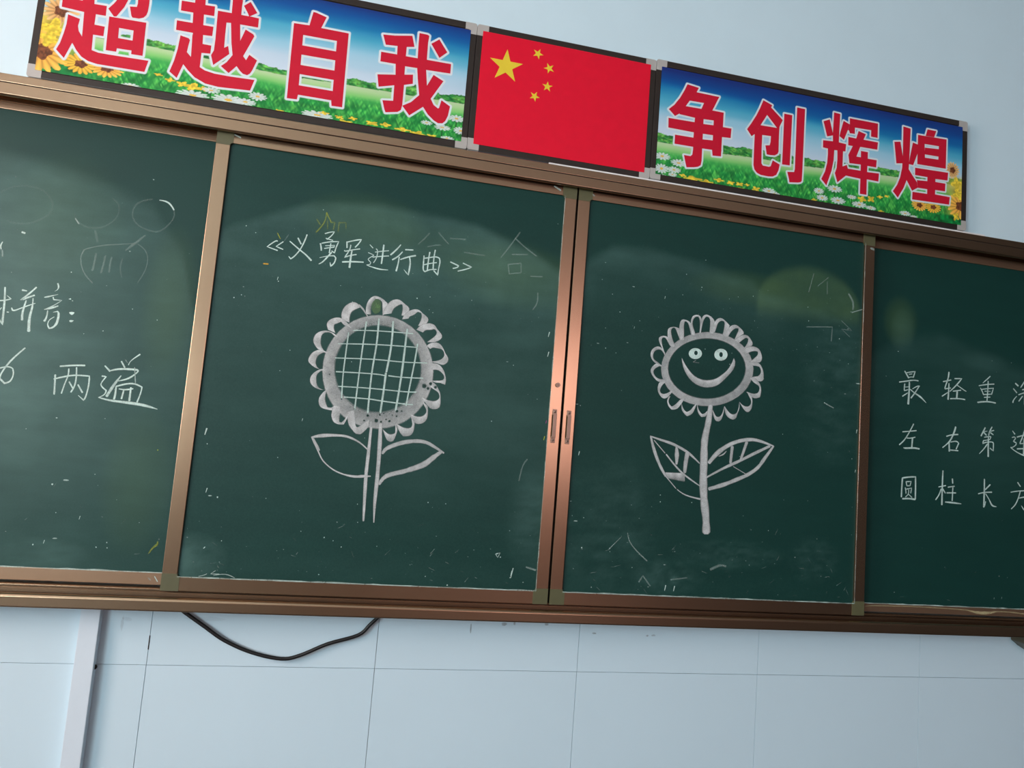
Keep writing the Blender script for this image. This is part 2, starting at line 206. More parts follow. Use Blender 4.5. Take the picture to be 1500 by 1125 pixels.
 ('R','smiling_flower_drawing','leaf','276.6,1477.2,5.7 289,1440.7,9.6 307.6,1401.1,9.5 329.8,1367.3,7.1',0.75,0),
 ('R','smiling_flower_drawing','leaf','329.8,1367.3,3.2 364.2,1333.5,3.1',0.7,0),
 ('R','smiling_flower_drawing','leaf','368.4,1330.8,2.7 397.7,1315.9,3.8 443.1,1307.6,5.3',0.75,0),
 ('R','smiling_flower_drawing','leaf','287.2,1468.7,2.8 323.6,1434.1,2.8',0.7,0),
 ('R','smiling_flower_drawing','leaf','327.8,1430.7,4.8 364.5,1394,5.9 394.3,1371.8,5.5 438.7,1346.7,3.2',0.75,0),
 ('R','smiling_flower_drawing','leaf','358.6,1455.6,6.5 361.4,1431.4,13.7 361.8,1405.1,6.5',0.75,0),
 ('R','smiling_flower_drawing','leaf','395,1441.5,15.5 390.7,1411,13 389.5,1382.7,10.5',0.7,0),
 ('R','smiling_flower_drawing','leaf.b','465.6,1416.6,11.1 488.9,1445,14.2 520.9,1470.4,13.2 553.8,1486.5,12.3 587.3,1495,11.6 621.4,1495.8,10.2 675.9,1482.7,4.8',0.8,0),
 ('R','smiling_flower_drawing','leaf.b','470,1339.4,12.1 518.9,1355.9,12.2 559.8,1373.9,11.5 592.8,1389.6,11.7 625.6,1413.1,11.3 649.7,1445.8,10.7 675.9,1482.7,5.7',0.78,0),
 ('R','smiling_flower_drawing','leaf.b','459.9,1372.7,5.4 516.2,1405.1,8.5 565.3,1429.8,9.2 610.7,1454.4,9.3 663,1481.7,8.7',0.72,0),
 ('R','smiling_flower_drawing','leaf.b','538.6,1469.9,10.1 535.4,1421.8,8.3',0.72,0),
 ('R','smiling_flower_drawing','leaf.b','585.6,1487.1,10.8 567.4,1429.9,8.3',0.72,0),
 ('R','smiling_flower_drawing','leaf.b','545.2,1411.1,2.4 588.5,1391.2,2.4',0.6,0),
 ('R','smiling_flower_drawing','leaf.b','495.6,1437.9,1.5 509.8,1444.7,4.3 519.7,1455,2',0.75,0),
 ('FL','chalk_writing',0,'-1487.1,1673,2.7 -1472.8,1676.2,3.1 -1458.4,1679.4,3.1 -1446.1,1684.4,2.5 -1456.4,1691.6,1.1',0.8,0),
 ('FL','chalk_writing',0,'-1463.4,1711.8,3.7 -1459.8,1675.7,4.4 -1458.2,1640.9,4.6 -1456.9,1617.3,4.9 -1467,1632.8,1.3',0.8,0),
 ('FL','chalk_writing',0,'-1475.3,1640.2,1.8 -1469.3,1650,1.8 -1464.4,1659.7,1.8',0.7,0),
 ('FL','chalk_writing',1,'-1424,1709.7,4.7 -1413.9,1708.9,2.8',0.8,0),
 ('FL','chalk_writing',1,'-1393.5,1720.7,3.7 -1406.9,1703.4,4.1 -1424.3,1683.6,3.6 -1410.4,1691.6,4.5 -1395.2,1699.9,3.5',0.8,0),
 ('FL','chalk_writing',1,'-1441.8,1661.7,2.9 -1439.3,1656.4,4 -1433.1,1656.5,3.3 -1419.2,1664.5,2.7 -1403,1673.5,2.5 -1390.6,1679.6,1.4',0.8,0),
 ('FL','chalk_writing',1,'-1411.9,1684.4,3.1 -1414.6,1667.1,4.3 -1416.1,1650.1,5 -1414.6,1634.1,5.6',0.8,0),
 ('FL','chalk_writing',1,'-1397.3,1691.9,2.3 -1396.2,1669.4,4.2 -1398.7,1640.9,5.9 -1396.1,1607.4,6.9',0.8,0),
 ('FL','chalk_writing',2,'-1346.3,1736.7,3.4 -1343.4,1728.5,3.5 -1345,1721.1,1.9 -1350.7,1716.1,0.6',0.8,0),
 ('FL','chalk_writing',2,'-1372.2,1697.5,1.7 -1363.8,1700.3,3.4 -1342.1,1708.7,0.9',0.8,0),
 ('FL','chalk_writing',2,'-1352.4,1700.2,2.8 -1350.3,1694.1,3 -1331.4,1694.6,1.5 -1348.4,1679.4,1.9 -1368.2,1666.4,1.7',0.8,0),
 ('FL','chalk_writing',2,'-1368.2,1666.4,1.4 -1353.7,1671.7,4.8 -1338.3,1679.2,2.8',0.8,0),
 ('FL','chalk_writing',2,'-1360.4,1664.5,2.3 -1360.8,1648.2,3.8 -1364.4,1637.1,5.1',0.8,0),
 ('FL','chalk_writing',2,'-1347.4,1661.8,0.8 -1337.7,1665.1,3.3 -1334.1,1657,5 -1335.3,1637,5.9 -1341.4,1625,4.6 -1350.8,1619.7,4.2 -1355.7,1629,2.5 -1353.5,1640.5,1.9 -1343.4,1650.2,1.4',0.8,0),
 ('FL','chalk_writing',3,'-1316.1,1699.7,0.9 -1311.8,1700.7,3.7',0.9,0),
 ('FL','chalk_writing',3,'-1309.8,1665.6,2.8 -1304.5,1664.1,7.8 -1299.8,1666.8,2.5',0.9,0),
 ('FL','chalk_writing',3,'-1307.1,1644.5,3.1 -1303.2,1643.9,5.6 -1298.2,1646.3,1.1',0.9,0),
 ('FL','chalk_writing',3,'-1308,1696.5,1.9 -1306.1,1696.3,1.9',0.7,0),
 ('FL','chalk_writing',3,'-1450.8,1649.9,2.3 -1446.8,1649.9,2.2',0.9,0),
 ('FL','chalk_writing',4,'-1313.8,1526.3,4.2 -1285,1531.4,4.1 -1257.7,1534.2,4.2',0.8,0),
 ('FL','chalk_writing',4,'-1293.3,1522.1,3 -1292.9,1504.2,3.1 -1297.8,1482.7,3 -1302.2,1458.2,3.1',0.8,0),
 ('FL','chalk_writing',4,'-1275.9,1527,3.4 -1273.6,1501.9,3.4 -1274.7,1480.8,3.4 -1281.1,1463.4,3.6',0.8,0),
 ('FL','chalk_writing',4,'-1322.1,1503.4,4.1 -1319.9,1478.5,4.1 -1318.3,1454.6,4.1',0.8,0),
 ('FL','chalk_writing',4,'-1323.6,1492.7,3.3 -1303.8,1500,3.8 -1278.1,1506.8,3.7 -1243.8,1508.1,4 -1242.7,1483.9,3.4 -1245.2,1458.4,3.5 -1249.4,1445.8,3.7 -1263.1,1456.7,1.2',0.8,0),
 ('FL','chalk_writing',4,'-1288.1,1488.9,3.4 -1277.6,1473.2,3.4',0.8,0),
 ('FL','chalk_writing',4,'-1267.1,1483.6,3.8 -1254.6,1464.9,3.8',0.8,0),
 ('FL','chalk_writing',5,'-1211,1538,3.6 -1197.8,1525.5,4.3',0.8,0),
 ('FL','chalk_writing',5,'-1197.9,1526.5,3 -1179.2,1532.7,4.7 -1154.2,1535.3,5.1 -1133.5,1535.3,4.2 -1133.7,1528.8,3.3 -1151.3,1512.1,4.3 -1175.5,1502.2,2.1',0.8,0),
 ('FL','chalk_writing',5,'-1174,1553.6,3.5 -1164.3,1538.5,3.6',0.8,0),
 ('FL','chalk_writing',5,'-1156.4,1545.8,2 -1151.1,1558.1,2.1 -1132.6,1576.2,3.4',0.8,0),
 ('FL','chalk_writing',5,'-1166,1559.8,2 -1159,1550.9,1.9',0.3,0),
 ('FL','chalk_writing',5,'-1170.4,1516.5,2.4 -1183.9,1491.8,6.1 -1197.5,1460.8,6.8',0.72,0),
 ('FL','chalk_writing',5,'-1141.1,1540.9,2.7 -1134.3,1500.9,2.7',0.4,0),
 ('FL','chalk_writing',5,'-1214.4,1511.1,3.8 -1204.7,1511,3.1 -1214,1493.1,2.4 -1212.1,1484.8,3.1 -1200.3,1475.4,3.4 -1203.7,1464.5,2.9 -1216.1,1455.9,1.7',0.8,0),
 ('FL','chalk_writing',5,'-1216.1,1455.9,2 -1188.5,1451.1,5 -1159.3,1449.6,5.9 -1123.9,1447.6,7.1 -1099.9,1444.4,6.3 -1074.5,1438.7,1.3',0.8,0),
 ('FL','chalk_writing',5,'-1178.6,1488.1,3.8 -1155.3,1496.7,4.2 -1136,1498.6,3.8 -1117.5,1491.9,3.6 -1119.3,1474.6,3.1 -1124.5,1452.8,4',0.8,0),
 ('FL','chalk_writing',5,'-1178.5,1487,3.5 -1178.2,1469,4.6 -1179.4,1455.1,5.1',0.8,0),
 ('FL','chalk_writing',5,'-1171.1,1482.4,2.5 -1155.4,1481.8,3.8 -1138.3,1486,3',0.8,0),
 ('FL','chalk_writing',5,'-1159.3,1481.4,3.9 -1162.2,1457.8,3.9',0.8,0),
 ('FL','chalk_writing',5,'-1143.5,1488.3,3.9 -1143.3,1454.3,4.7',0.8,0),
 ('FL','chalk_writing',6,'-1398.5,1564,3.3 -1426.6,1527.6,4.2 -1442.1,1496.5,3.8 -1444,1481.7,4.2 -1432.2,1471.1,4.7 -1420.1,1478.5,3.5 -1415.8,1495.5,2.9 -1419.3,1509.9,3 -1431.2,1513.1,3.3 -1450,1506.8,2.9',0.8,0),
 ('FL','erased_chalk_marks',0,'-1134.5,1989.8,2.3 -1112.4,1986.3,4.7 -1096.6,1968.7,3.8',0.85,0),
 ('FL','erased_chalk_marks',0,'-1096.6,1968.7,4.3 -1096.4,1942.7,4.4 -1117.9,1911.7,4.6 -1140.3,1903.7,4.7 -1175.3,1913.2,4.6 -1194.1,1936.2,4.2 -1192.2,1964.2,4.4 -1176.4,1980.5,4.6 -1152.5,1989.4,4.7',0.07,0),
 ('FL','erased_chalk_marks',0,'-1330.6,1923.7,4.2 -1325.2,1908.9,4.4 -1306.1,1894.2,4.5 -1274.8,1892.9,4.6 -1245.4,1908.9,4.5 -1229.3,1934.9,4.2 -1230.9,1962.3,4.2 -1246.7,1975.7,4.5',0.05,0),
 ('FL','erased_chalk_marks',0,'-1327.2,1910.6,3.5 -1317.7,1898.3,3.6',0.4,0),
 ('FL','erased_chalk_marks',0,'-1510,1950.5,5.2 -1463.4,1977.1,5.3 -1412.3,1973.5,5.2 -1384.4,1942.8,4.8 -1390.5,1910.9,5.1 -1433.9,1881.3,5.3 -1480.8,1882.1,5.3',0.035,0),
 ('FL','erased_chalk_marks',0,'-1296.4,1831.5,3.1 -1301.9,1807.5,3.1 -1290.8,1774.3,3.2 -1266.9,1748.5,3.3',0.17,0),
 ('FL','erased_chalk_marks',0,'-1299.8,1831,3 -1258.7,1848.4,3 -1207.6,1859.4,3.1 -1183.6,1864.7,3.2',0.15,0),
 ('FL','erased_chalk_marks',0,'-1172.9,1864.3,3.4 -1153.6,1851.2,3.3 -1144.4,1828.9,3.1 -1147,1797.2,3.1 -1160.7,1764.1,3.3',0.1,0),
 ('FL','erased_chalk_marks',0,'-1158.3,1890,3.8 -1180.1,1865.2,6.7 -1198.8,1845,4.5',0.15,0),
 ('FL','erased_chalk_marks',0,'-1268,1825.7,5.5 -1268.8,1804.3,5.5 -1271,1780.8,5.6',0.12,0),
 ('FL','erased_chalk_marks',0,'-1245.8,1822.9,4.8 -1246.6,1807.3,4.9 -1249.8,1777.8,4.9',0.12,0),
 ('FL','erased_chalk_marks',0,'-1230.2,1821.1,4.8 -1231.9,1801.5,4.9 -1231.3,1782.1,4.9',0.12,0),
 ('FL','erased_chalk_marks',0,'-1204.6,1820.7,4.2 -1206.9,1797,4.2 -1200.6,1774.5,4.2',0.08,0),
 ('FL','erased_chalk_marks',0,'-1277.2,1884.7,6.2 -1268.7,1858.6,6.2',0.08,0),
 ('FL','erased_chalk_marks',0,'-1483.9,1826.4,2.7 -1486.8,1816.5,3.9 -1484.6,1807.4,2.7',0.8,0),
 ('FL','erased_chalk_marks',0,'-1444.1,1857.6,5.3 -1437.2,1855.9,5.3',0.85,0),
 ('FL','erased_chalk_marks',0,'-1482.1,1805.8,3.9 -1478.8,1789.2,4',0.3,0),
 ('FL','erased_chalk_marks',0,'-1033.8,1102.6,2.8 -1033.8,1095.2,5.5 -1043,1085.6,4.8 -1051.6,1070.5,1.9',0.3,1),
 ('FR','chalk_writing',0,'1161,1766.7,4.6 1176.4,1745.6,4.5',0.74,0),
 ('FR','chalk_writing',0,'1168.9,1762.2,3.3 1184.5,1766.1,3.3 1200.1,1769.2,3.8 1193.7,1748.9,3.7',0.74,0),
 ('FR','chalk_writing',0,'1177.7,1757.8,2.7 1189,1760.5,2.7',0.74,0),
 ('FR','chalk_writing',0,'1176.3,1746.4,2.7 1183.2,1749.3,2.7 1195.4,1750.3,2.7',0.74,0),
 ('FR','chalk_writing',0,'1141.3,1728.6,3.9 1168,1734.3,3.9 1193.9,1739.8,3.9 1213.1,1739.5,4',0.74,0),
 ('FR','chalk_writing',0,'1162.2,1724.7,4.4 1160.8,1714,4.2 1161.1,1702,3.5 1175.7,1707.2,2.7',0.74,0),
 ('FR','chalk_writing',0,'1164.2,1714.3,2.3 1177.2,1716.4,2.3',0.74,0),
 ('FR','chalk_writing',0,'1179.3,1732.4,4.5 1179.3,1703.8,5.8 1177.1,1660.1,7',0.74,0),
 ('FR','chalk_writing',0,'1154.8,1683.5,4 1174.3,1696.5,2.5',0.74,0),
 ('FR','chalk_writing',0,'1192.1,1711,2.7 1205,1719.1,3 1217.9,1724.1,4.1 1202,1699.9,4.2 1186.9,1680.5,4.8',0.74,0),
 ('FR','chalk_writing',0,'1183.5,1708.7,3.4 1200.3,1698.3,4.3 1223.3,1686.9,5.6 1244.8,1670.1,1.7',0.74,0),
 ('FR','chalk_writing',1,'1330.7,1780.2,5 1327.6,1759.2,4.8 1317.5,1730.8,4.5 1316.8,1723.1,3.7 1339,1728.3,3.1',0.74,0),
 ('FR','chalk_writing',1,'1309.1,1746.7,3.6 1339.3,1755.1,3.6',0.74,0),
 ('FR','chalk_writing',1,'1331.5,1742.8,4.3 1331.1,1724.5,4.7 1329.2,1689.3,5.6',0.74,0),
 ('FR','chalk_writing',1,'1305.9,1697.7,4.3 1326.9,1711.9,2.8',0.74,0),
 ('FR','chalk_writing',1,'1353.5,1761.1,3.1 1381.4,1763.9,4.7 1362,1741.2,4.2 1335.7,1716.5,3.5',0.74,0),
 ('FR','chalk_writing',1,'1363.9,1739.9,3.1 1389.3,1727.1,3.1 1399.4,1722.7,3',0.74,0),
 ('FR','chalk_writing',1,'1348.2,1718.5,3.6 1378.6,1724.5,3.6',0.74,0),
 ('FR','chalk_writing',1,'1364.3,1718.5,5.7 1363,1697,5.8',0.74,0),
 ('FR','chalk_writing',1,'1338,1692.4,4 1372,1695.6,4 1395.4,1694.7,4',0.74,0),
 ('FR','chalk_writing',2,'1494.1,1782.9,3.9 1479.6,1769.8,3.8 1465.1,1757.5,2.3',0.74,0),
 ('FR','chalk_writing',2,'1449.8,1746.8,3.7 1479.8,1753.6,3.7 1510.1,1758.1,3.7',0.74,0),
 ('FR','chalk_writing',2,'1486.1,1765.8,4.4 1485.5,1742.5,4.4 1482.6,1699,4.4',0.74,0),
 ('FR','chalk_writing',2,'1455.4,1739.6,2.9 1461.9,1731,3.7 1468.6,1717.7,3.6',0.74,0),
 ('FR','chalk_writing',2,'1461.8,1735.6,3 1483.7,1740,3 1507.6,1743.9,3.7 1500.6,1722.3,3.6',0.74,0),
 ('FR','chalk_writing',2,'1472.9,1730.5,2.5 1494.9,1731.8,2.5',0.74,0),
 ('FR','chalk_writing',2,'1468.5,1718.5,3.4 1500.6,1723.1,3.4',0.74,0),
 ('FR','chalk_writing',2,'1471.4,1709.5,3.4 1495.2,1712.5,3.3',0.74,0),
 ('FR','chalk_writing',2,'1445.3,1690.2,4.9 1471.7,1694.9,4.6 1493.7,1696.2,4.6 1517.6,1694.5,3.8',0.74,0),
 ('FR','chalk_writing',3,'1596.5,1768.9,5 1607.8,1761.4,5',0.74,0),
 ('FR','chalk_writing',3,'1588.3,1750.1,4.3 1602.5,1737.5,4.3',0.74,0),
 ('FR','chalk_writing',3,'1603.6,1725.9,2.3 1591.6,1712.3,3.9 1588,1702.6,4.7',0.74,0),
 ('FR','chalk_writing',3,'1645.2,1791,4.1 1637.7,1782.4,5.2 1619.2,1757,3.1',0.74,0),
 ('FR','chalk_writing',3,'1636.8,1780.7,3.6 1653,1766.6,5 1672.1,1757.5,4.2',0.74,0),
 ('FR','chalk_writing',3,'1625.8,1749.9,3.7 1647.5,1755.9,3.7',0.74,0),
 ('FR','chalk_writing',3,'1611,1731.3,3.4 1634.4,1740.5,3.4 1666.5,1749.1,3.4',0.74,0),
 ('FR','chalk_writing',3,'1637.1,1751,6.8 1636.7,1700.9,6.7',0.74,0),
 ('FR','chalk_writing',3,'1627,1728.1,4.1 1612.2,1709.5,4.1',0.74,0),
 ('FR','chalk_writing',3,'1647.7,1730,4.4 1663,1715.8,4.4',0.74,0),
 ('FR','chalk_writing',4,'1159.1,1567.6,3.5 1184.9,1571.3,3.5 1210.7,1575.7,3.5',0.74,0),
 ('FR','chalk_writing',4,'1199.7,1596.4,3.9 1186.6,1572.2,3.9 1168.4,1544,3.8 1148.4,1524.6,3.7',0.74,0),
 ('FR','chalk_writing',4,'1176,1549,3.6 1189,1549.3,3.5 1207,1553.8,3.5',0.74,0),
 ('FR','chalk_writing',4,'1196.8,1549.2,5.9 1195,1520.9,5.8',0.74,0),
 ('FR','chalk_writing',4,'1164.1,1516.3,2.7 1174.5,1515.6,5 1200.2,1518.4,5.1 1223.6,1517.2,4.6',0.74,0),
 ('FR','chalk_writing',5,'1361.5,1600.4,6.6 1354.8,1580.2,5.9 1339.5,1551.9,4.6 1312.6,1528.7,3.4',0.74,0),
 ('FR','chalk_writing',5,'1326.7,1566.6,4.2 1346.1,1572.7,4.2 1371,1576.3,4.2',0.74,0),
 ('FR','chalk_writing',5,'1336.9,1548.6,5 1338.5,1518.7,6.4',0.74,0),
 ('FR','chalk_writing',5,'1343.1,1549.1,3.4 1364.4,1553.1,4 1374.3,1547.1,4.6 1364.9,1527.6,3.8',0.74,0),
 ('FR','chalk_writing',5,'1341.9,1522.8,3.9 1372.2,1522.9,4.5',0.74,0),
 ('FR','chalk_writing',6,'1477.8,1608,4.6 1461.9,1579.3,5.9',0.74,0),
 ('FR','chalk_writing',6,'1469.8,1593.6,2.5 1486.2,1597.3,2.5',0.74,0),
 ('FR','chalk_writing',6,'1471.7,1592.3,4.5 1482.8,1583.3,4.5',0.74,0),
 ('FR','chalk_writing',6,'1505.1,1612.7,4.1 1495.3,1595.8,4.2 1491.9,1583.2,4.2',0.74,0),
 ('FR','chalk_writing',6,'1499,1597.6,3.4 1512.6,1601.8,3.4',0.74,0),
 ('FR','chalk_writing',6,'1499,1593,4.1 1510.1,1587,4',0.74,0),
 ('FR','chalk_writing',6,'1474.7,1575.7,3.1 1493.8,1579.6,3 1501.1,1579.4,3.7 1496.7,1569.9,3.1 1471.3,1564,3',0.74,0),
 ('FR','chalk_writing',6,'1471.3,1564,3.9 1468.7,1553.9,3.6 1483.2,1559.7,3.4 1505,1562.2,3.5 1511.5,1557.4,4.1 1511,1532.9,3.7 1498.1,1541,3.7',0.74,0),
 ('FR','chalk_writing',6,'1491.1,1577.1,4.4 1490.6,1549.6,5.5 1491.3,1513.1,6.2',0.74,0),
 ('FR','chalk_writing',6,'1486.9,1553.9,4.1 1472.7,1536,3.9 1455.8,1519.5,1.9',0.74,0),
 ('FR','chalk_writing',7,'1587.4,1606.5,2.6 1596.8,1596.5,4.4',0.74,0),
 ('FR','chalk_writing',7,'1585.8,1584.1,3.1 1595.1,1587.1,3.2 1600.7,1583,3.6 1591.5,1571.4,3.8 1602.7,1567.7,3.6 1601,1559.9,3.4 1588.1,1551.2,3.1 1580.7,1550.6,3',0.74,0),
 ('FR','chalk_writing',7,'1580.7,1549.8,2.5 1601.3,1538.4,3.4 1621.8,1530.8,4 1650,1523.7,4.2 1678.1,1522.7,2.2',0.74,0),
 ('FR','chalk_writing',7,'1606.2,1587.3,4 1639.8,1597,4 1664.2,1600.6,4',0.74,0),
 ('FR','chalk_writing',7,'1638.6,1620.1,4.4 1628.6,1589.9,4.3 1618.6,1569,4.4 1619.5,1566,3.7 1664.5,1571.9,3.7',0.74,0),
 ('FR','chalk_writing',7,'1634.3,1584.2,4.1 1633,1531.6,4.9',0.74,0),
 ('FR','chalk_writing',7,'1606.7,1547.3,4 1668.4,1554.4,4',0.74,0),
 ('FR','chalk_writing',8,'1162.8,1418.4,5.1 1161.2,1389,5.1 1160.4,1357.6,5.1',0.74,0),
 ('FR','chalk_writing',8,'1162.8,1418.4,4.4 1185.8,1422.9,4.4 1211.5,1425.4,5 1212.5,1392.4,5.2 1212.7,1354.3,5.2',0.74,0),
 ('FR','chalk_writing',8,'1164.9,1352,4.9 1187.8,1354.2,5 1211.9,1352.8,5',0.74,0),
 ('FR','chalk_writing',8,'1176.8,1407.6,3.5 1179.8,1394.6,3.3 1191.8,1395.4,2.9',0.74,0),
 ('FR','chalk_writing',8,'1176.8,1407.6,2.9 1195.6,1409.6,3.3 1191.8,1395.4,3.3',0.74,0),
 ('FR','chalk_writing',8,'1174,1388.4,3.1 1176.9,1375.4,3.1 1177.1,1369.6,3.1',0.74,0),
 ('FR','chalk_writing',8,'1176.7,1383.4,3 1198,1388.5,3.2 1195,1372.2,3.4',0.74,0),
 ('FR','chalk_writing',8,'1187,1381.9,3.1 1185.7,1368.7,2.9 1175.7,1358.6,2.9',0.74,0),
 ('FR','chalk_writing',8,'1185.7,1368.7,2.8 1199.7,1358.6,2.9',0.74,0),
 ('FR','chalk_writing',9,'1315.3,1452.8,4.9 1313.9,1402.2,4.9 1313.7,1342.3,6.3',0.74,0),
 ('FR','chalk_writing',9,'1300,1399,3.5 1327.1,1405.3,3.5',0.74,0),
 ('FR','chalk_writing',9,'1309.8,1393,4.1 1301.5,1373.3,4 1289.7,1357,3.9',0.74,0),
 ('FR','chalk_writing',9,'1315.9,1393.4,4.2 1325.9,1380.7,4.2',0.74,0),
 ('FR','chalk_writing',9,'1352.1,1428.6,4.9 1353.6,1414.5,4.9',0.74,0),
 ('FR','chalk_writing',9,'1336,1400.7,3.6 1360.6,1405.3,3.6',0.74,0),
 ('FR','chalk_writing',9,'1332,1381.9,4.2 1366.4,1384.1,4.2',0.74,0),
 ('FR','chalk_writing',9,'1354.5,1401.9,4.2 1352.8,1358,4.9',0.74,0),
 ('FR','chalk_writing',9,'1326.6,1351.9,3.5 1353,1351.4,5.3 1387.5,1349.8,3',0.74,0),
 ('FR','chalk_writing',10,'1477.2,1436.5,5 1477.1,1392.8,5.4 1476.2,1344.8,6.5',0.74,0),
 ('FR','chalk_writing',10,'1500.2,1420,4.6 1489.5,1410.2,4.6 1480.5,1402.1,4.6',0.74,0),
 ('FR','chalk_writing',10,'1453.8,1386.8,3.5 1477.1,1392.8,4.1 1506.9,1395.5,4.5',0.74,0),
 ('FR','chalk_writing',10,'1482.6,1388.7,3.2 1497.4,1370.1,3.6 1508.6,1352.8,5.8 1526.8,1348.7,1.2',0.74,0),
 ('FR','chalk_writing',10,'1483.1,1363.2,2.9 1479.7,1348,2.8',0.74,0),
 ('FR','chalk_writing',11,'1610,1435,4.3 1621.3,1422,3.3',0.74,0),
 ('FR','chalk_writing',11,'1582.8,1400.5,3.7 1610.4,1406.1,3.6 1651.2,1410.3,3.6 1673.6,1411.8,3.7',0.74,0),
 ('FR','chalk_writing',11,'1620.6,1405.2,4.3 1612.6,1381.9,4.3 1601.8,1361.5,3.9 1585.4,1345.4,3.4',0.74,0),
 ('FR','chalk_writing',11,'1614.4,1382.8,3.1 1645.9,1390.1,4.2 1642.5,1364.1,4.7 1637.1,1344,4.3 1625.8,1358.5,2.1',0.74,0),
 ('R','erased_chalk_marks',0,'222.5,1197.6,1.9 237.4,1163.4,3.1 287.5,1120.3,4.2',0.3,0),
 ('R','erased_chalk_marks',0,'169.8,1148.4,3.6 187.2,1166.7,2.4 204.6,1185,1.2',0.3,0),
 ('R','erased_chalk_marks',0,'266.3,1060.2,4.9 277.7,1078,4.6 301.6,1050,3.7',0.2,0),
 ('R','erased_chalk_marks',0,'488.5,1104.6,8.6 517.5,1117.7,7.2 537.5,1115.6,4.7',0.2,0),
 ('R','erased_chalk_marks',0,'364,1069.9,4.7 415,1077.8,3',0.18,0),
 ('R','erased_chalk_marks',0,'772.9,1863.6,3.3 863.4,1874.1,3.5 861.6,1827.9,3.6',0.2,0),
 ('R','erased_chalk_marks',0,'790.9,2036.9,3.5 775.3,1975.4,3.5',0.18,0),
 ('R','erased_chalk_marks',0,'842.5,2030.4,3.3 807.1,1999.2,3.3',0.15,0),
 ('R','erased_chalk_marks',0,'839.4,2016.7,3.7 841,1977.1,3.7',0.13,0),
 ('R','erased_chalk_marks',0,'918.3,1986.8,6.8 934.2,1962.1,6.8 935,1938.8,6.8',0.22,0),
 ('R','erased_chalk_marks',0,'844.1,1631.3,4 877.3,1618.2,4.1',0.3,0),
 ('R','erased_chalk_marks',0,'931.7,1928.5,3.3 968.6,1942.9,3.3',0.35,0),
 ('R','erased_chalk_marks',0,'895.7,1897.6,2.2 933.9,1869,2.2 896.7,1871.3,2.2 927.2,1848.4,2.3',0.2,0),
 ('L','erased_chalk_marks',0,'-159.6,1118.3,1.9 -146.6,1122.2,1.9 -152.2,1109,2 -158.2,1117.1,1.9',0.6,0),
 ('L','erased_chalk_marks',0,'-90,1384.6,4.1 -102,1363.8,4.1 -109,1323.5,4.1',0.15,0),
 ('L','erased_chalk_marks',0,'-106.3,1082.1,3.4 -110.9,1056.1,1.9',0.7,0),
 ('L','erased_chalk_marks',0,'-69.6,1086.9,5.2 -41.8,1079.7,5.2',0.25,0),
 ('L','erased_chalk_marks',0,'-884.1,1029.7,1.1 -856,1033.8,2.4 -832.2,1025.9,1.7',0.5,0),
 ('L','erased_chalk_marks',0,'-890.6,1033.4,1.4 -870.5,1033.4,2.2',0.6,0),
 ('L','erased_chalk_marks',0,'-918.6,1026.2,1.9 -908.5,1029,1.9 -900.2,1033,1.8',0.5,0),
 ('L','erased_chalk_marks',0,'-889.9,1034.4,1.4 -880.2,1042.1,1.5',0.5,0),
 ('L','erased_chalk_marks',0,'-915.3,1096.1,1.8 -912.2,1100,1.9',0.8,0),
 ('Lf','chalk_smear',0,'-73.5,2183.1,4.7 -54.1,2173.7,6.4',0.4,0),
 ('Lf','chalk_smear',0,'-960.4,2184,4.1 -945,2178.6,5.2',0.4,0),
 ('Rf','chalk_smear',0,'44.5,2176.8,3.5 50,2173.5,5.6',0.3,0),
 ('Rf','chalk_smear',0,'989.6,2145.1,8 1000.5,2142.4,8',0.35,0),
 ('FLf','chalk_smear',0,'-1029.3,1015.6,2 -1020.9,1003.2,2.7',0.8,0),
 ('FLf','chalk_smear',0,'-1044.4,1012.2,2.4 -1037.6,1006.1,3.4',0.25,0),
 ('FRf','chalk_smear',0,'1037.8,1009.3,1.7 1059.8,1012.9,3 1119.3,1014,2.5 1219.9,1015.1,2.5 1348.5,1012.7,3 1416.6,1010.4,3.5',0.55,3),
 ('FRf','chalk_smear',0,'1416.6,1010.4,2.6 1453.8,1004.2,8.7 1491,1004,9.6 1528.4,1009.5,3.5',0.7,3),
 ('FRf','chalk_smear',0,'1528.4,1009.5,3.1 1587.8,1009.1,3.5 1642.5,1004.1,3.6',0.55,3),
]
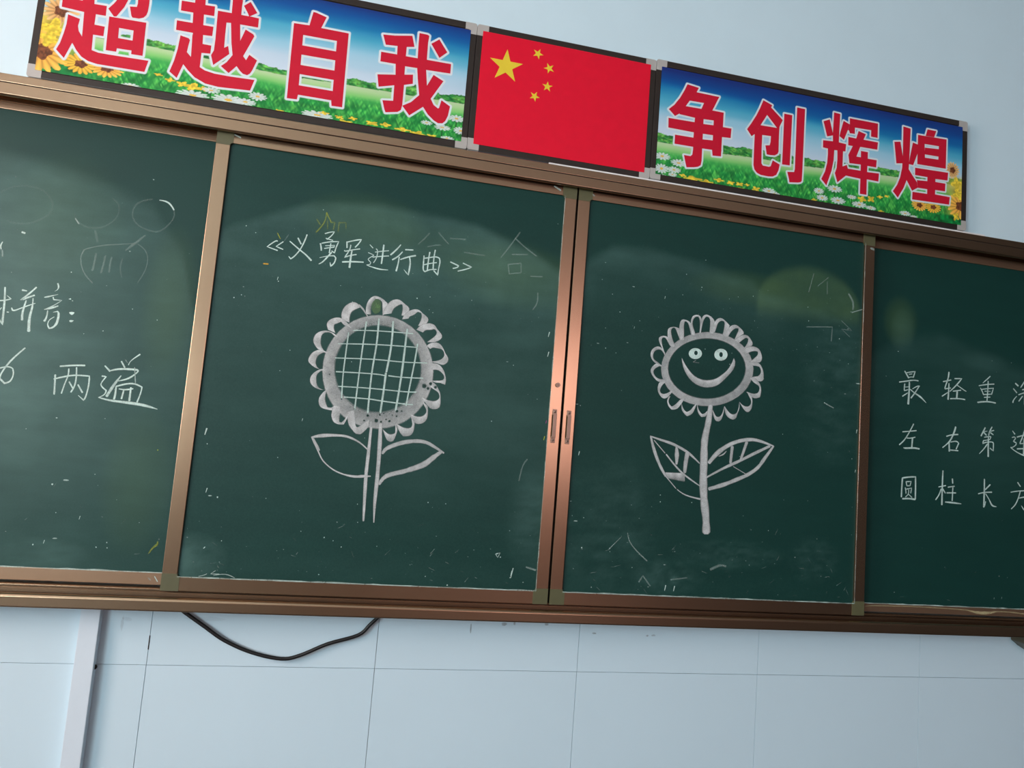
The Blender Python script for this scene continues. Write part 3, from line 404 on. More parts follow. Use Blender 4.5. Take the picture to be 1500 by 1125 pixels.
RIBS=[
 ('L','sunflower_drawing','petal','-633.8,1722.2 -636.2,1736 -632,1752.6 -623.5,1763.7 -610.6,1771.4 -599.9,1770.7 -592.4,1764.5','-614.7,1715.4 -616.4,1728.3 -613.6,1742.7 -606.7,1751.6 -595.6,1757.4 -591,1759.6',0.7,0.8),
 ('L','sunflower_drawing','petal','-667,1689.3 -671.7,1703.8 -667.6,1714.2 -657.8,1721.4 -644.7,1725.3 -633.9,1723.2 -620.5,1714.7 -608.6,1702','-649.1,1683.4 -654.2,1695.8 -653.4,1706.9 -647,1709.6 -636.1,1715.9 -627.5,1707.9 -619.5,1704.8 -608.5,1701.1',0.75,0.7),
 ('L','sunflower_drawing','petal','-688,1634.3 -697.6,1645.1 -702.2,1656.5 -699.3,1670.7 -689.9,1680.7 -677.1,1685.6 -663.7,1685.7 -651.8,1681.1 -640.3,1672.4','-672.4,1631 -681.3,1643 -684.6,1656.5 -683.4,1672.5 -676.5,1680.3 -667.2,1682.3 -658.5,1681.3 -650.2,1675.3 -640.2,1671.8',0.8,0.6),
 ('L','sunflower_drawing','petal','-679.6,1580.9 -693.3,1585.4 -707.7,1596.7 -709.1,1606.4 -704.3,1618.7 -695.8,1627.5 -683.1,1632.9 -671.5,1631.1 -653.5,1623.2','-678.7,1581 -686.9,1587 -691.8,1598.3 -690.2,1610.3 -685.4,1618.7 -678.4,1624.4 -673,1627 -667.2,1626.6 -653.4,1622.6',0.8,0.55),
 ('L','sunflower_drawing','petal','-662,1575.5 -668.3,1581.8 -677.6,1580.2 -690,1571.7 -698.2,1560 -699.3,1547.2 -693.9,1536.9 -683.8,1530.1 -670.2,1526.5 -660.8,1527.4','-661.9,1574.5 -667.9,1577.9 -673.5,1577.3 -682.2,1569.5 -685.9,1559.3 -684.7,1547.6 -681.9,1539.1 -676.4,1531.8 -668.4,1527.6 -660.8,1526.8',0.8,0.55),
 ('L','sunflower_drawing','petal','-649.7,1530.4 -658.6,1524.7 -667,1514 -671.8,1501.8 -670.1,1488.3 -663.4,1479.2 -649.8,1475.5 -634.5,1474 -628.1,1486.3','-649.7,1529.8 -654,1525.1 -656.5,1519 -657.6,1505.1 -654.3,1491.7 -647.5,1480.6 -638.9,1480.4 -635.4,1482.7 -630.3,1488.5',0.75,0.6),
 ('L','sunflower_drawing','petal','-631.9,1486 -634.5,1470.1 -634.4,1458.3 -627.7,1444.3 -615.7,1438.8 -601.4,1439.3 -596,1451.9 -592.6,1466','-615.6,1485.5 -615,1469.8 -615.3,1454.1 -613.4,1444.5 -608.5,1443 -601.6,1450.4 -596.8,1459.7 -593.9,1468.8',0.8,0.55),
 ('L','sunflower_drawing','petal','-594.4,1473.7 -592.8,1458.1 -587.1,1439 -576.2,1426.2 -567.7,1418.1 -554.2,1417.2 -545.5,1426.8 -537,1439.3 -536.8,1457.1','-578.6,1479 -575.7,1459.6 -570.9,1440.4 -567.4,1433.8 -561.7,1434.9 -552.8,1441.9 -544,1450.6 -540.4,1453.8 -536.8,1457.1',0.6,0.7),
 ('L','sunflower_drawing','petal','-571.8,1743.7 -573.6,1761.7 -570.3,1778.4 -561.8,1791.6 -550.4,1796.7 -536.2,1792.8','-559.1,1744.2 -561.5,1759.1 -559,1773.6 -553.2,1784.5 -545.9,1790.5 -535.5,1784.7',0.8,0.3),
 ('L','sunflower_drawing','petal','-552.1,1795.9 -542.1,1795.1 -529.7,1789.5 -516.8,1778.8 -521.3,1764 -525.6,1747.2','-551.5,1789.9 -539.5,1788.3 -531.9,1781.1 -529.5,1767.1 -528,1750.9 -527.5,1745.9',0.65,0.8),
 ('L','sunflower_drawing','petal','-526.7,1748 -523.1,1761.7 -516.6,1776.8 -507.8,1788.1 -496.3,1793.6 -484.3,1793.1 -471.5,1784.4 -458.6,1775.7 -458.5,1763.4 -466.5,1752.2','-505.5,1753.6 -502.5,1764.2 -496.4,1773.1 -487.1,1780.4 -478.4,1783.5 -475.9,1777.7 -474.7,1765.5 -476.3,1751',0.72,0.7),
 ('L','sunflower_drawing','petal','-473.4,1741.1 -468.6,1754 -457.7,1765.5 -442.3,1772.5 -430.1,1771.9 -419.3,1764 -405.1,1753.3 -403.6,1743.2 -410.5,1734.1 -422.1,1728.7','-457.8,1745 -454.4,1751.6 -444.8,1756.8 -433.7,1767.4 -424.4,1765.4 -421.1,1757.6 -421.6,1745.2 -425.6,1734.4 -429,1727.9',0.72,0.68),
 ('L','sunflower_drawing','petal','-432,1716.3 -422.1,1728.7 -410.5,1735.1 -396.6,1737.8 -384.2,1735.1 -375,1723.8 -362.6,1710.8 -361.7,1700.6 -372.1,1691.2 -385.9,1686.6','-414.4,1711.1 -407.1,1719.1 -393.1,1721.7 -383.3,1724.9 -376.7,1719.5 -376.7,1709.2 -384.9,1698 -399.9,1685.1',0.72,0.68),
 ('L','sunflower_drawing','petal','-400,1674.8 -389.6,1683.1 -375.7,1686.7 -363.2,1683 -354.1,1672.7 -346.8,1659.1 -338.6,1647.6 -338.6,1636.4 -350,1627 -362.4,1628.8','-390.2,1667.7 -382.6,1672.6 -370.3,1671.9 -358,1670.2 -351.2,1662.7 -349.3,1652.7 -354.5,1642.9 -365.1,1636.6 -382.9,1631.7',0.7,0.68),
 ('L','sunflower_drawing','petal','-384.6,1628.2 -370.4,1627.7 -360,1624.7 -348.8,1613.6 -342.5,1599.9 -339.2,1586 -341,1571.5 -351.5,1575.6 -365.6,1575.2','-376.9,1610.7 -366.9,1612.1 -356.5,1608.7 -346.5,1599.5 -343.8,1591.6 -346.3,1585.3 -356.1,1581.8 -372.1,1579.6 -385.3,1580.4',0.7,0.75),
 ('L','sunflower_drawing','petal','-383.1,1578.5 -367.3,1571 -358.2,1559.7 -350.7,1544.2 -348.2,1516 -353.3,1505.5 -365.1,1502.4 -377.4,1505.3 -399.7,1529.4','-378.5,1561.8 -365.8,1554.9 -357.3,1549.6 -352.3,1539.9 -353.5,1530.7 -362.9,1523.2 -375,1522.6 -389.4,1526.3 -399.9,1531.4',0.55,0.82),
 ('L','sunflower_drawing','petal','-400.7,1529.3 -392.4,1516 -382.8,1508.8 -380.3,1492.9 -380.8,1476.8 -387.7,1464.1 -403.1,1457.8 -415.4,1461.7 -427.1,1480.7','-399.5,1527.4 -391.9,1510 -386,1500.5 -384.3,1492.6 -387.5,1484.2 -396.9,1477.4 -408.8,1476.3 -419,1479.4 -426.2,1481.8',0.5,0.82),
 ('L','sunflower_drawing','petal','-426.1,1480.8 -415.7,1465.7 -413.5,1451.9 -415.7,1433.8 -423.8,1424.1 -441.3,1421.7 -452.2,1432.7 -464,1453.5','-425.9,1478.8 -421.6,1465.2 -419,1453.4 -421.8,1445.2 -431.4,1442 -443.4,1443.4 -455.8,1449.3 -463.1,1453.6',0.5,0.82),
 ('L','sunflower_drawing','petal','-465,1453.4 -458.8,1440.1 -459.6,1428.1 -465.6,1407.8 -475,1403.5 -485.4,1410.1 -497.5,1434.8','-465,1453.4 -463.5,1437.7 -463.5,1426.8 -472.8,1422 -482.7,1423.2 -491.1,1429.4 -497.6,1435.8',0.5,0.8),
 ('R','smiling_flower_drawing','petal','297.5,1690.5 279.8,1696 266.6,1705.5 260,1719.4 262.8,1734.3 272.8,1744.5 284.2,1747.6 294.2,1743.2 304.6,1731.5 305.1,1724.2','296.4,1692.2 283.3,1700.9 271.3,1707.8 267.3,1718.3 269.9,1729.6 277.2,1736.7 286.7,1739.6 294.6,1736.8 300.9,1729.2 304.1,1724.1',0.75,0.5),
 ('R','smiling_flower_drawing','petal','302.7,1731.3 295.2,1743.3 287.5,1757.1 282.8,1769.4 286.2,1777.1 297.6,1781.7 309.4,1779.7 319.7,1771.7 333.2,1758.5 334.5,1753.1','303.6,1732.3 296.8,1747.1 292.8,1759.5 291.5,1770.4 295.9,1776.9 301.8,1777 307.9,1772.2 314.4,1761.9 322.8,1751.8 324.8,1751.1',0.8,0.7),
 ('R','smiling_flower_drawing','petal','316.5,1760.3 311.4,1778.1 309.9,1796.4 313.6,1806.9 326.9,1812.2 340.7,1811 350.9,1804.8 362.2,1782 364.5,1776.7','334.1,1758.6 325.2,1776 320.2,1793.9 321.5,1805.1 329,1810.6 335.1,1806.7 341.7,1794.5 348.5,1780.4 350.9,1773.3',0.75,0.6),
 ('R','smiling_flower_drawing','petal','352.7,1775.4 347.3,1800.7 347,1821 351.1,1834.5 358.8,1838.5 372.7,1836.1 381,1830.5 388,1812.7 397,1795.2','362.1,1783.8 361,1802.2 359.8,1820.6 362,1833.9 369,1832.9 375.3,1826.2 380,1813.7 384.9,1797.5 389.1,1794.3',0.75,0.6),
 ('R','smiling_flower_drawing','petal','389,1796.1 382.8,1817.7 382.6,1836.3 387.7,1851.8 399.3,1857.3 409.3,1856.3 415.8,1847.7 418,1827.4 416.3,1804.8','398.7,1799.1 390.6,1818.6 387.8,1833.2 392,1846.7 399.6,1852.3 406.6,1852.2 410,1845.1 412.6,1826.8 412.3,1804.4',0.8,0.5),
 ('R','smiling_flower_drawing','petal','412.4,1804.4 415.6,1836.5 419.6,1853.8 429.1,1861.5 439.6,1860.8 452,1853.9 459.7,1843.5 459.6,1826.6 456.8,1805.7','416.8,1804.9 419.5,1827.6 424.4,1846.8 431.8,1856.2 438.9,1856.1 445.4,1847.4 446.3,1830.7 445.4,1811.9 446.7,1806.4',0.75,0.65),
 ('R','smiling_flower_drawing','petal','457.6,1809.5 457.3,1832 462.6,1845.7 470.2,1854.1 482.1,1856.9 494.6,1850.4 509.5,1838 504.5,1818.6 499.4,1801.2','462.4,1812 466.6,1827.4 470.9,1841.1 480.6,1848.8 491.7,1848.2 494.3,1838.2 492.2,1821 488.9,1807.5',0.75,0.65),
 ('R','smiling_flower_drawing','petal','497.4,1800.9 504.3,1822.4 513.7,1835.7 527.7,1841.7 540.1,1837.8 556.2,1824.6 556.7,1815.2 545.8,1808.3 538.8,1784.9','507.3,1803.9 514.7,1817.9 526.3,1829.6 539.4,1832.4 540.8,1824.7 534.5,1808.9 527.2,1793',0.75,0.65),
 ('R','smiling_flower_drawing','petal','530.2,1793.3 541.9,1804.1 553.7,1812 565.9,1814.3 576.4,1809.8 588.5,1794.2 588,1784.7 576.1,1775.8 568.4,1767.4','542.8,1787.2 554.5,1797.9 566.4,1805.9 574.7,1804 574.2,1792.6 567.7,1780.5 560,1770.3',0.7,0.65),
 ('R','smiling_flower_drawing','petal','559.2,1766.4 572,1775.4 586.1,1780.7 600.6,1780.4 613.3,1774.2 621.2,1759.9 623,1745 617.3,1735 590.7,1732.2','570.9,1757.4 584.9,1765.5 599.1,1768.9 609.5,1767.2 609,1756.7 600.2,1746.4 584.5,1733.4',0.65,0.75),
 ('R','smiling_flower_drawing','petal','582.5,1731.3 602.9,1734.4 617.6,1729.4 626.5,1717.1 631.4,1700.7 631.3,1681.9 618.2,1676.8 593.2,1683.7','595.3,1723.3 609.7,1722.9 618.1,1720 622.7,1709.2 621.1,1699.6 613.3,1691.3 601.1,1688.2 587,1684.6',0.6,0.75),
 ('R','smiling_flower_drawing','petal','585,1683.8 603.4,1684.7 614.1,1676.4 622.9,1664.1 625.8,1647.6 622.7,1628.6 608.5,1623.5 596.1,1626.1 577.1,1639.2','600,1671.3 610.5,1666.7 617.9,1661.8 620.4,1652.7 615.9,1641 605.8,1636.3 595.6,1636.3 579.1,1640.3',0.6,0.75),
 ('R','smiling_flower_drawing','petal','578.1,1640.2 591.7,1633.1 597.5,1618.8 596.8,1592.7 586.3,1579.6 573.9,1583.2 554.4,1607.3','579.1,1639.4 588,1625.3 593.7,1614.7 593.2,1603.5 585.5,1595.3 573.3,1595.1 562.8,1600.7 555.4,1607.4',0.6,0.8),
 ('R','smiling_flower_drawing','petal','554.4,1607.3 556.4,1589 550.3,1569.9 546.9,1558.6 537.1,1552.2 522.8,1556.5 512.2,1566.6 506,1588.1','554.5,1605.5 553.3,1588.7 548.1,1573.4 538.4,1567 528.2,1568 517.7,1576.2 506.9,1590',0.55,0.8),
 ('R','smiling_flower_drawing','petal','506,1588.1 505,1571.4 498.2,1548.8 488.6,1542.5 477.4,1547 468.1,1569.9','505.1,1587.1 501.1,1569.2 494.7,1557.7 485.9,1554.7 478.7,1558.1 468.8,1575.5',0.55,0.8),
 ('R','smiling_flower_drawing','petal','417,1589.1 420.4,1565.7 433.1,1550.4 446.7,1553.4 455.6,1572.5','417.4,1589.1 423,1571.4 433.5,1559.5 442.3,1561.2 454.5,1574.2',0.6,0.8),
 ('R','smiling_flower_drawing','petal','416,1589 408.4,1568.2 401.2,1556.7 386,1548.9 375.7,1558 368.3,1568.2 367.2,1586.3','415.9,1590.8 405.8,1578.9 396.7,1567.2 385.3,1560.7 377.2,1565.4 370.7,1575.7 367.2,1585.4',0.6,0.8),
 ('R','smiling_flower_drawing','petal','373.3,1597.8 366.3,1584.4 353.6,1568.7 336.4,1564.4 326.2,1573.5 321,1587.5 324.5,1600.5 330.1,1603.7','371,1603 359.9,1592.9 349,1581 335.9,1572.5 327.6,1580.8 325.2,1589.6 328.4,1599',0.8,0.7),
 ('R','smiling_flower_drawing','petal','334.2,1615.9 322.6,1600.3 311.3,1594.7 301.4,1598.3 290.9,1611.8 288.5,1626 292.9,1640.9 308.8,1649.8','332.9,1621.2 321.8,1612.9 310.5,1608.2 300.7,1609.1 296.1,1615.9 297.8,1625.1 303,1634.7 311.2,1642.7',0.75,0.75),
 ('R','smiling_flower_drawing','petal','309.1,1645.3 290.9,1642.9 274.8,1653.6 264.2,1668.9 265.3,1681.7 276.1,1693.7 283.6,1696.4 295.6,1690.3','307.7,1651.5 292.3,1650.9 280.4,1656 271.9,1667.9 273.3,1677.1 280.5,1684.2 289.8,1689.7 296.7,1687.7',0.75,0.6),
 ('R','smiling_flower_drawing','mouth','358.9,1721.4 369,1687.6 393.6,1656.8 423.7,1643.1 453.3,1642.4 482.3,1653.4 510.6,1680.7 530.9,1707.3 534.5,1732.4 529.1,1739.5','360.6,1720.1 374.9,1697.3 399.2,1672.5 422.6,1662.7 445.6,1661.1 471.6,1667.6 493.8,1683.6 512.8,1702.4 526.4,1728.4 529.2,1738',0.5,0.85),
 ('R','smiling_flower_drawing','leaf','328.4,1377.2 389.8,1379','334.1,1362 391.1,1356.6',0.8,0.35),
 ('L','sunflower_drawing','flower_ring','-376.9,1604.8 -376.5,1580.2 -379.9,1555.9 -386.9,1532.6 -397.3,1510.8 -410.8,1491 -427.1,1473.7 -445.8,1459.5 -466.3,1448.4 -488.2,1440.9 -510.8,1437.1 -533.7,1437.1 -556.3,1440.7 -578.1,1447.9 -598.5,1458.6 -617.1,1472.4 -633.4,1489 -647.1,1508.1 -657.9,1529 -665.5,1551.5 -669.6,1574.9 -670.3,1598.7 -667.5,1622.4 -661.2,1645.3 -651.6,1667 -638.8,1686.9 -623.2,1704.5 -605.2,1719.3 -585,1731 -563.3,1739.3 -540.6,1744 -517.3,1744.8 -494.2,1741.8 -471.7,1734.9 -450.5,1724.4 -431.2,1710.5 -414.1,1693.6 -399.8,1674 -388.7,1652.3 -381,1629 -376.9,1604.8','-407.5,1609.2 -407.2,1589.9 -409.9,1570.8 -415.5,1552.5 -423.8,1535.2 -434.6,1519.6 -447.6,1506 -462.5,1494.6 -479,1485.8 -496.5,1479.8 -514.6,1476.7 -533,1476.5 -551.2,1479.3 -568.7,1484.9 -585.1,1493.3 -600,1504.2 -613.1,1517.3 -624.1,1532.3 -632.8,1548.9 -638.8,1566.6 -642.1,1585.1 -642.6,1604 -640.3,1622.7 -635.1,1640.8 -627.3,1657.9 -617,1673.6 -604.5,1687.5 -589.9,1699.2 -573.7,1708.4 -556.3,1715 -538.1,1718.6 -519.5,1719.2 -501,1716.8 -483.1,1711.4 -466.2,1703.2 -450.7,1692.3 -437.2,1679 -425.8,1663.6 -416.9,1646.6 -410.8,1628.3 -407.5,1609.2',0.62,0.42),
 ('R','smiling_flower_drawing','flower_ring','596.1,1712 595.1,1694.1 590.3,1676.3 581.9,1659 570.1,1642.7 555.2,1627.8 537.6,1614.7 517.8,1603.6 496.3,1594.9 473.5,1588.7 450.2,1585.2 426.8,1584.4 403.9,1586.4 382.1,1591 361.9,1598.2 343.7,1607.7 328,1619.4 315.1,1632.9 305.3,1648 299,1664.2 296.1,1681.2 296.8,1698.6 301.1,1716 308.8,1732.9 319.9,1749 334.1,1763.9 351,1777.2 370.2,1788.6 391.4,1797.8 414,1804.5 437.4,1808.6 461.1,1809.9 484.4,1808.3 506.9,1804 527.8,1797 546.8,1787.5 563.2,1775.7 576.6,1761.8 586.7,1746.3 593.3,1729.6 596.1,1712','572.4,1711.1 571.5,1696.2 567.5,1681.4 560.3,1667.1 550.3,1653.6 537.6,1641.1 522.6,1630.2 505.7,1620.9 487.3,1613.6 467.9,1608.4 447.9,1605.4 427.9,1604.7 408.3,1606.2 389.7,1610 372.4,1615.9 356.8,1623.7 343.4,1633.4 332.3,1644.6 324,1657.1 318.6,1670.5 316.1,1684.7 316.8,1699.2 320.5,1713.6 327.2,1727.7 336.7,1741.1 348.9,1753.5 363.4,1764.6 379.9,1774.1 398,1781.7 417.3,1787.3 437.3,1790.7 457.5,1791.8 477.4,1790.6 496.5,1787.1 514.4,1781.3 530.5,1773.4 544.4,1763.7 555.8,1752.2 564.4,1739.4 570,1725.6 572.4,1711.1',0.56,0.66),
 ('R','smiling_flower_drawing','eye','423.9,1741.5 423.4,1737.1 421.5,1732.8 418.3,1729 414,1725.9 408.9,1723.7 403.4,1722.5 397.8,1722.5 392.6,1723.6 388,1725.8 384.4,1728.9 382,1732.7 381,1736.9 381.5,1741.3 383.4,1745.5 386.6,1749.3 390.9,1752.5 395.9,1754.7 401.4,1755.9 407,1755.9 412.3,1754.8 416.9,1752.6 420.5,1749.5 422.9,1745.7 423.9,1741.5','410.1,1742.1 410,1740.4 409.5,1738.7 408.7,1737.2 407.5,1736 406.1,1735.2 404.6,1734.8 403.1,1734.9 401.7,1735.4 400.4,1736.4 399.4,1737.6 398.7,1739.2 398.4,1740.9 398.5,1742.6 399,1744.3 399.8,1745.8 401,1747 402.4,1747.8 403.9,1748.2 405.4,1748.1 406.8,1747.6 408.1,1746.7 409.1,1745.4 409.8,1743.9 410.1,1742.1',.85,.85),
 ('R','smiling_flower_drawing','eye','508,1747.1 507.5,1742.3 505.6,1737.6 502.3,1733.5 497.9,1730.1 492.8,1727.7 487.2,1726.5 481.5,1726.5 476.1,1727.8 471.5,1730.2 467.8,1733.6 465.4,1737.8 464.4,1742.5 464.9,1747.3 466.8,1751.9 470,1756.1 474.4,1759.5 479.5,1761.9 485.1,1763.2 490.8,1763.2 496.2,1761.9 500.9,1759.5 504.5,1756 507,1751.8 508,1747.1','492.4,1745.8 492.3,1743.8 491.8,1741.9 491,1740.2 489.8,1738.8 488.4,1737.9 486.9,1737.5 485.3,1737.6 483.8,1738.2 482.5,1739.3 481.5,1740.8 480.8,1742.5 480.5,1744.5 480.6,1746.5 481.1,1748.4 481.9,1750.1 483.1,1751.4 484.5,1752.4 486,1752.8 487.6,1752.7 489.1,1752.1 490.4,1751 491.4,1749.5 492.1,1747.7 492.4,1745.8',.85,.85),
]
DROPS=[(-396.8, 1563.0, 6.5), (-386.2, 1557.0, 4.1), (-380.4, 1570.7, 4.7), (-366.1, 1562.4, 4.1), (-464.3, 1487.4, 3.7), (-451.6, 1488.5, 2.4), (-463.9, 1473.4, 2.8), (-482.2, 1458.3, 3.2), (-491.3, 1462.1, 2.1), (-475.9, 1475.4, 1.7), (-499.7, 1477.6, 1.5), (-517.2, 1456.8, 5.2), (-504.3, 1455.0, 2.6), (-509.0, 1473.4, 2.4), (-540.9, 1468.6, 3.4), (-549.2, 1454.4, 2.2), (-613.9, 1506.3, 2.2), (-578.0, 1483.0, 1.7), (-651.8, 1569.6, 2.1)]
SPECKS=[('FL', -1264.7, 1242.6, 8.5, 0, 1), ('FL', -1293.5, 1230.3, 5.1, 0, 0), ('FL', -1317.2, 1080.5, 4.2, 0, 0), ('FL', -1293.7, 1088.5, 5.1, 0, 2), ('FL', -1270.3, 1098.1, 6.8, 0, 1), ('FL', -1174.5, 1081.2, 3.4, 0, 0), ('FL', -1149.2, 1080.8, 3.4, 0, 0), ('FL', -1369.5, 1362.7, 2.5, 0, 0), ('FL', -1060.4, 1334.2, 3.4, 1, 0), ('FL', -1102.3, 1670.3, 2.5, 0, 0), ('FL', -1226.6, 1627.1, 3.4, 0, 0), ('FL', -1270.1, 1615.0, 2.5, 0, 0), ('FL', -1164.5, 1692.0, 2.5, 0, 0), ('FL', -1318.8, 1770.0, 3.4, 0, 0), ('FL', -1221.1, 1151.7, 5.1, 0, 2), ('L', -943.5, 1391.4, 10.2, 0, 2), ('L', -936.7, 1360.3, 2.5, 0, 0), ('L', -924.8, 1242.2, 6.8, 0, 2), ('L', -915.1, 1229.0, 6.8, 0, 1), ('L', -896.6, 1226.7, 5.1, 0, 0), ('L', -575.2, 1116.8, 3.1, 0, 0), ('L', -621.4, 1139.3, 3.7, 0, 0), ('L', -681.9, 1151.9, 2.5, 0, 0), ('L', -483.2, 1123.2, 2.5, 0, 0), ('L', -597.8, 1131.6, 2.5, 0, 0), ('L', -760.3, 1338.7, 2.5, 0, 0), ('L', -539.2, 1183.2, 2.5, 0, 0), ('L', -54.7, 1745.8, 8.5, 0, 2), ('L', -52.3, 1688.4, 8.5, 0, 2), ('L', -155.0, 1119.4, 5.1, 0, 0), ('L', -144.6, 1110.5, 4.2, 0, 0), ('L', -110.1, 1067.5, 8.5, 0, 2), ('L', -113.0, 1056.2, 3.4, 0, 0), ('L', -285.6, 1029.0, 4.2, 0, 0), ('L', -43.3, 1494.4, 5.1, 3, 2), ('L', -45.7, 1447.6, 6.8, 1, 2), ('L', -200.9, 1482.7, 3.4, 0, 0), ('L', -811.2, 1812.1, 5.1, 0, 2), ('L', -808.7, 1805.0, 3.1, 0, 0), ('L', -905.8, 1943.3, 3.4, 0, 0), ('L', -879.9, 1928.3, 2.5, 0, 0), ('L', -914.9, 1747.1, 3.4, 0, 0), ('L', -897.1, 1756.7, 2.5, 0, 0), ('L', -597.7, 1609.3, 2.5, 0, 0), ('L', -779.5, 1566.5, 2.5, 0, 0), ('L', -759.5, 1623.6, 2.5, 0, 0), ('L', -438.8, 1804.4, 3.7, 0, 0), ('L', -403.4, 1812.6, 2.5, 0, 0), ('L', -391.9, 1769.4, 2.4, 0, 0), ('L', -708.8, 1442.0, 4.2, 0, 2), ('L', -286.1, 1817.5, 2.2, 0, 0), ('L', -170.0, 1654.2, 3.4, 0, 1), ('L', -151.5, 1646.3, 2.7, 0, 0), ('L', -874.3, 1117.1, 2.5, 0, 0), ('L', -777.8, 1230.9, 2.2, 0, 0), ('L', -357.5, 1247.0, 3.4, 0, 0), ('L', -308.8, 1246.4, 3.4, 0, 0), ('R', 43.8, 1553.3, 5.1, 0, 1), ('R', 54.3, 1550.3, 2.5, 0, 0), ('R', 412.2, 1944.2, 3.7, 0, 0), ('R', 410.5, 1935.5, 2.5, 0, 2), ('R', 294.7, 1897.8, 5.1, 0, 2), ('R', 584.6, 1938.3, 3.1, 0, 0), ('R', 504.6, 1919.7, 2.5, 0, 0), ('R', 534.0, 1929.8, 2.5, 0, 0), ('R', 351.3, 1913.2, 2.5, 0, 0), ('R', 193.1, 1918.2, 5.1, 0, 1), ('R', 128.7, 1887.3, 2.5, 0, 0), ('R', 155.6, 1837.2, 3.1, 0, 0), ('R', 203.4, 1795.6, 3.7, 0, 2), ('R', 94.9, 1736.5, 5.1, 0, 1), ('R', 118.8, 1724.9, 3.1, 0, 0), ('R', 185.1, 1748.5, 4.2, 0, 1), ('R', 151.3, 1714.3, 2.2, 0, 0), ('R', 219.1, 1818.0, 2.4, 0, 0), ('R', 779.1, 1883.9, 3.7, 0, 0), ('R', 774.8, 1927.1, 2.5, 0, 0), ('R', 929.0, 1930.4, 3.1, 0, 0), ('R', 962.1, 1703.1, 8.5, 0, 1), ('R', 916.8, 1666.2, 4.2, 0, 1), ('R', 925.4, 1762.7, 2.5, 0, 0), ('R', 845.3, 1631.4, 3.1, 0, 0), ('R', 962.8, 1551.6, 6.8, 0, 2), ('R', 60.3, 1413.2, 6.8, 0, 2), ('R', 64.3, 1221.7, 7.6, 0, 1), ('R', 46.0, 1276.3, 3.4, 0, 1), ('R', 316.6, 1311.3, 3.4, 0, 0), ('R', 317.8, 1291.6, 3.7, 0, 0), ('R', 417.0, 1295.8, 2.7, 0, 0), ('R', 671.1, 1227.9, 3.1, 0, 0), ('R', 342.1, 1111.9, 4.8, 0, 1), ('R', 348.4, 1046.0, 9.3, 0, 2), ('R', 376.2, 1045.1, 8.5, 4, 2), ('R', 124.4, 1039.4, 3.1, 0, 0), ('R', 171.7, 1150.5, 3.1, 0, 0), ('R', 88.0, 1148.2, 4.2, 0, 0), ('R', 962.5, 1427.4, 5.1, 0, 2), ('R', 705.3, 1521.6, 2.5, 0, 0), ('FR', 1091.0, 1743.1, 2.5, 0, 0), ('FR', 1521.1, 1050.0, 3.7, 0, 2), ('FR', 1550.8, 1053.2, 3.4, 0, 2)]
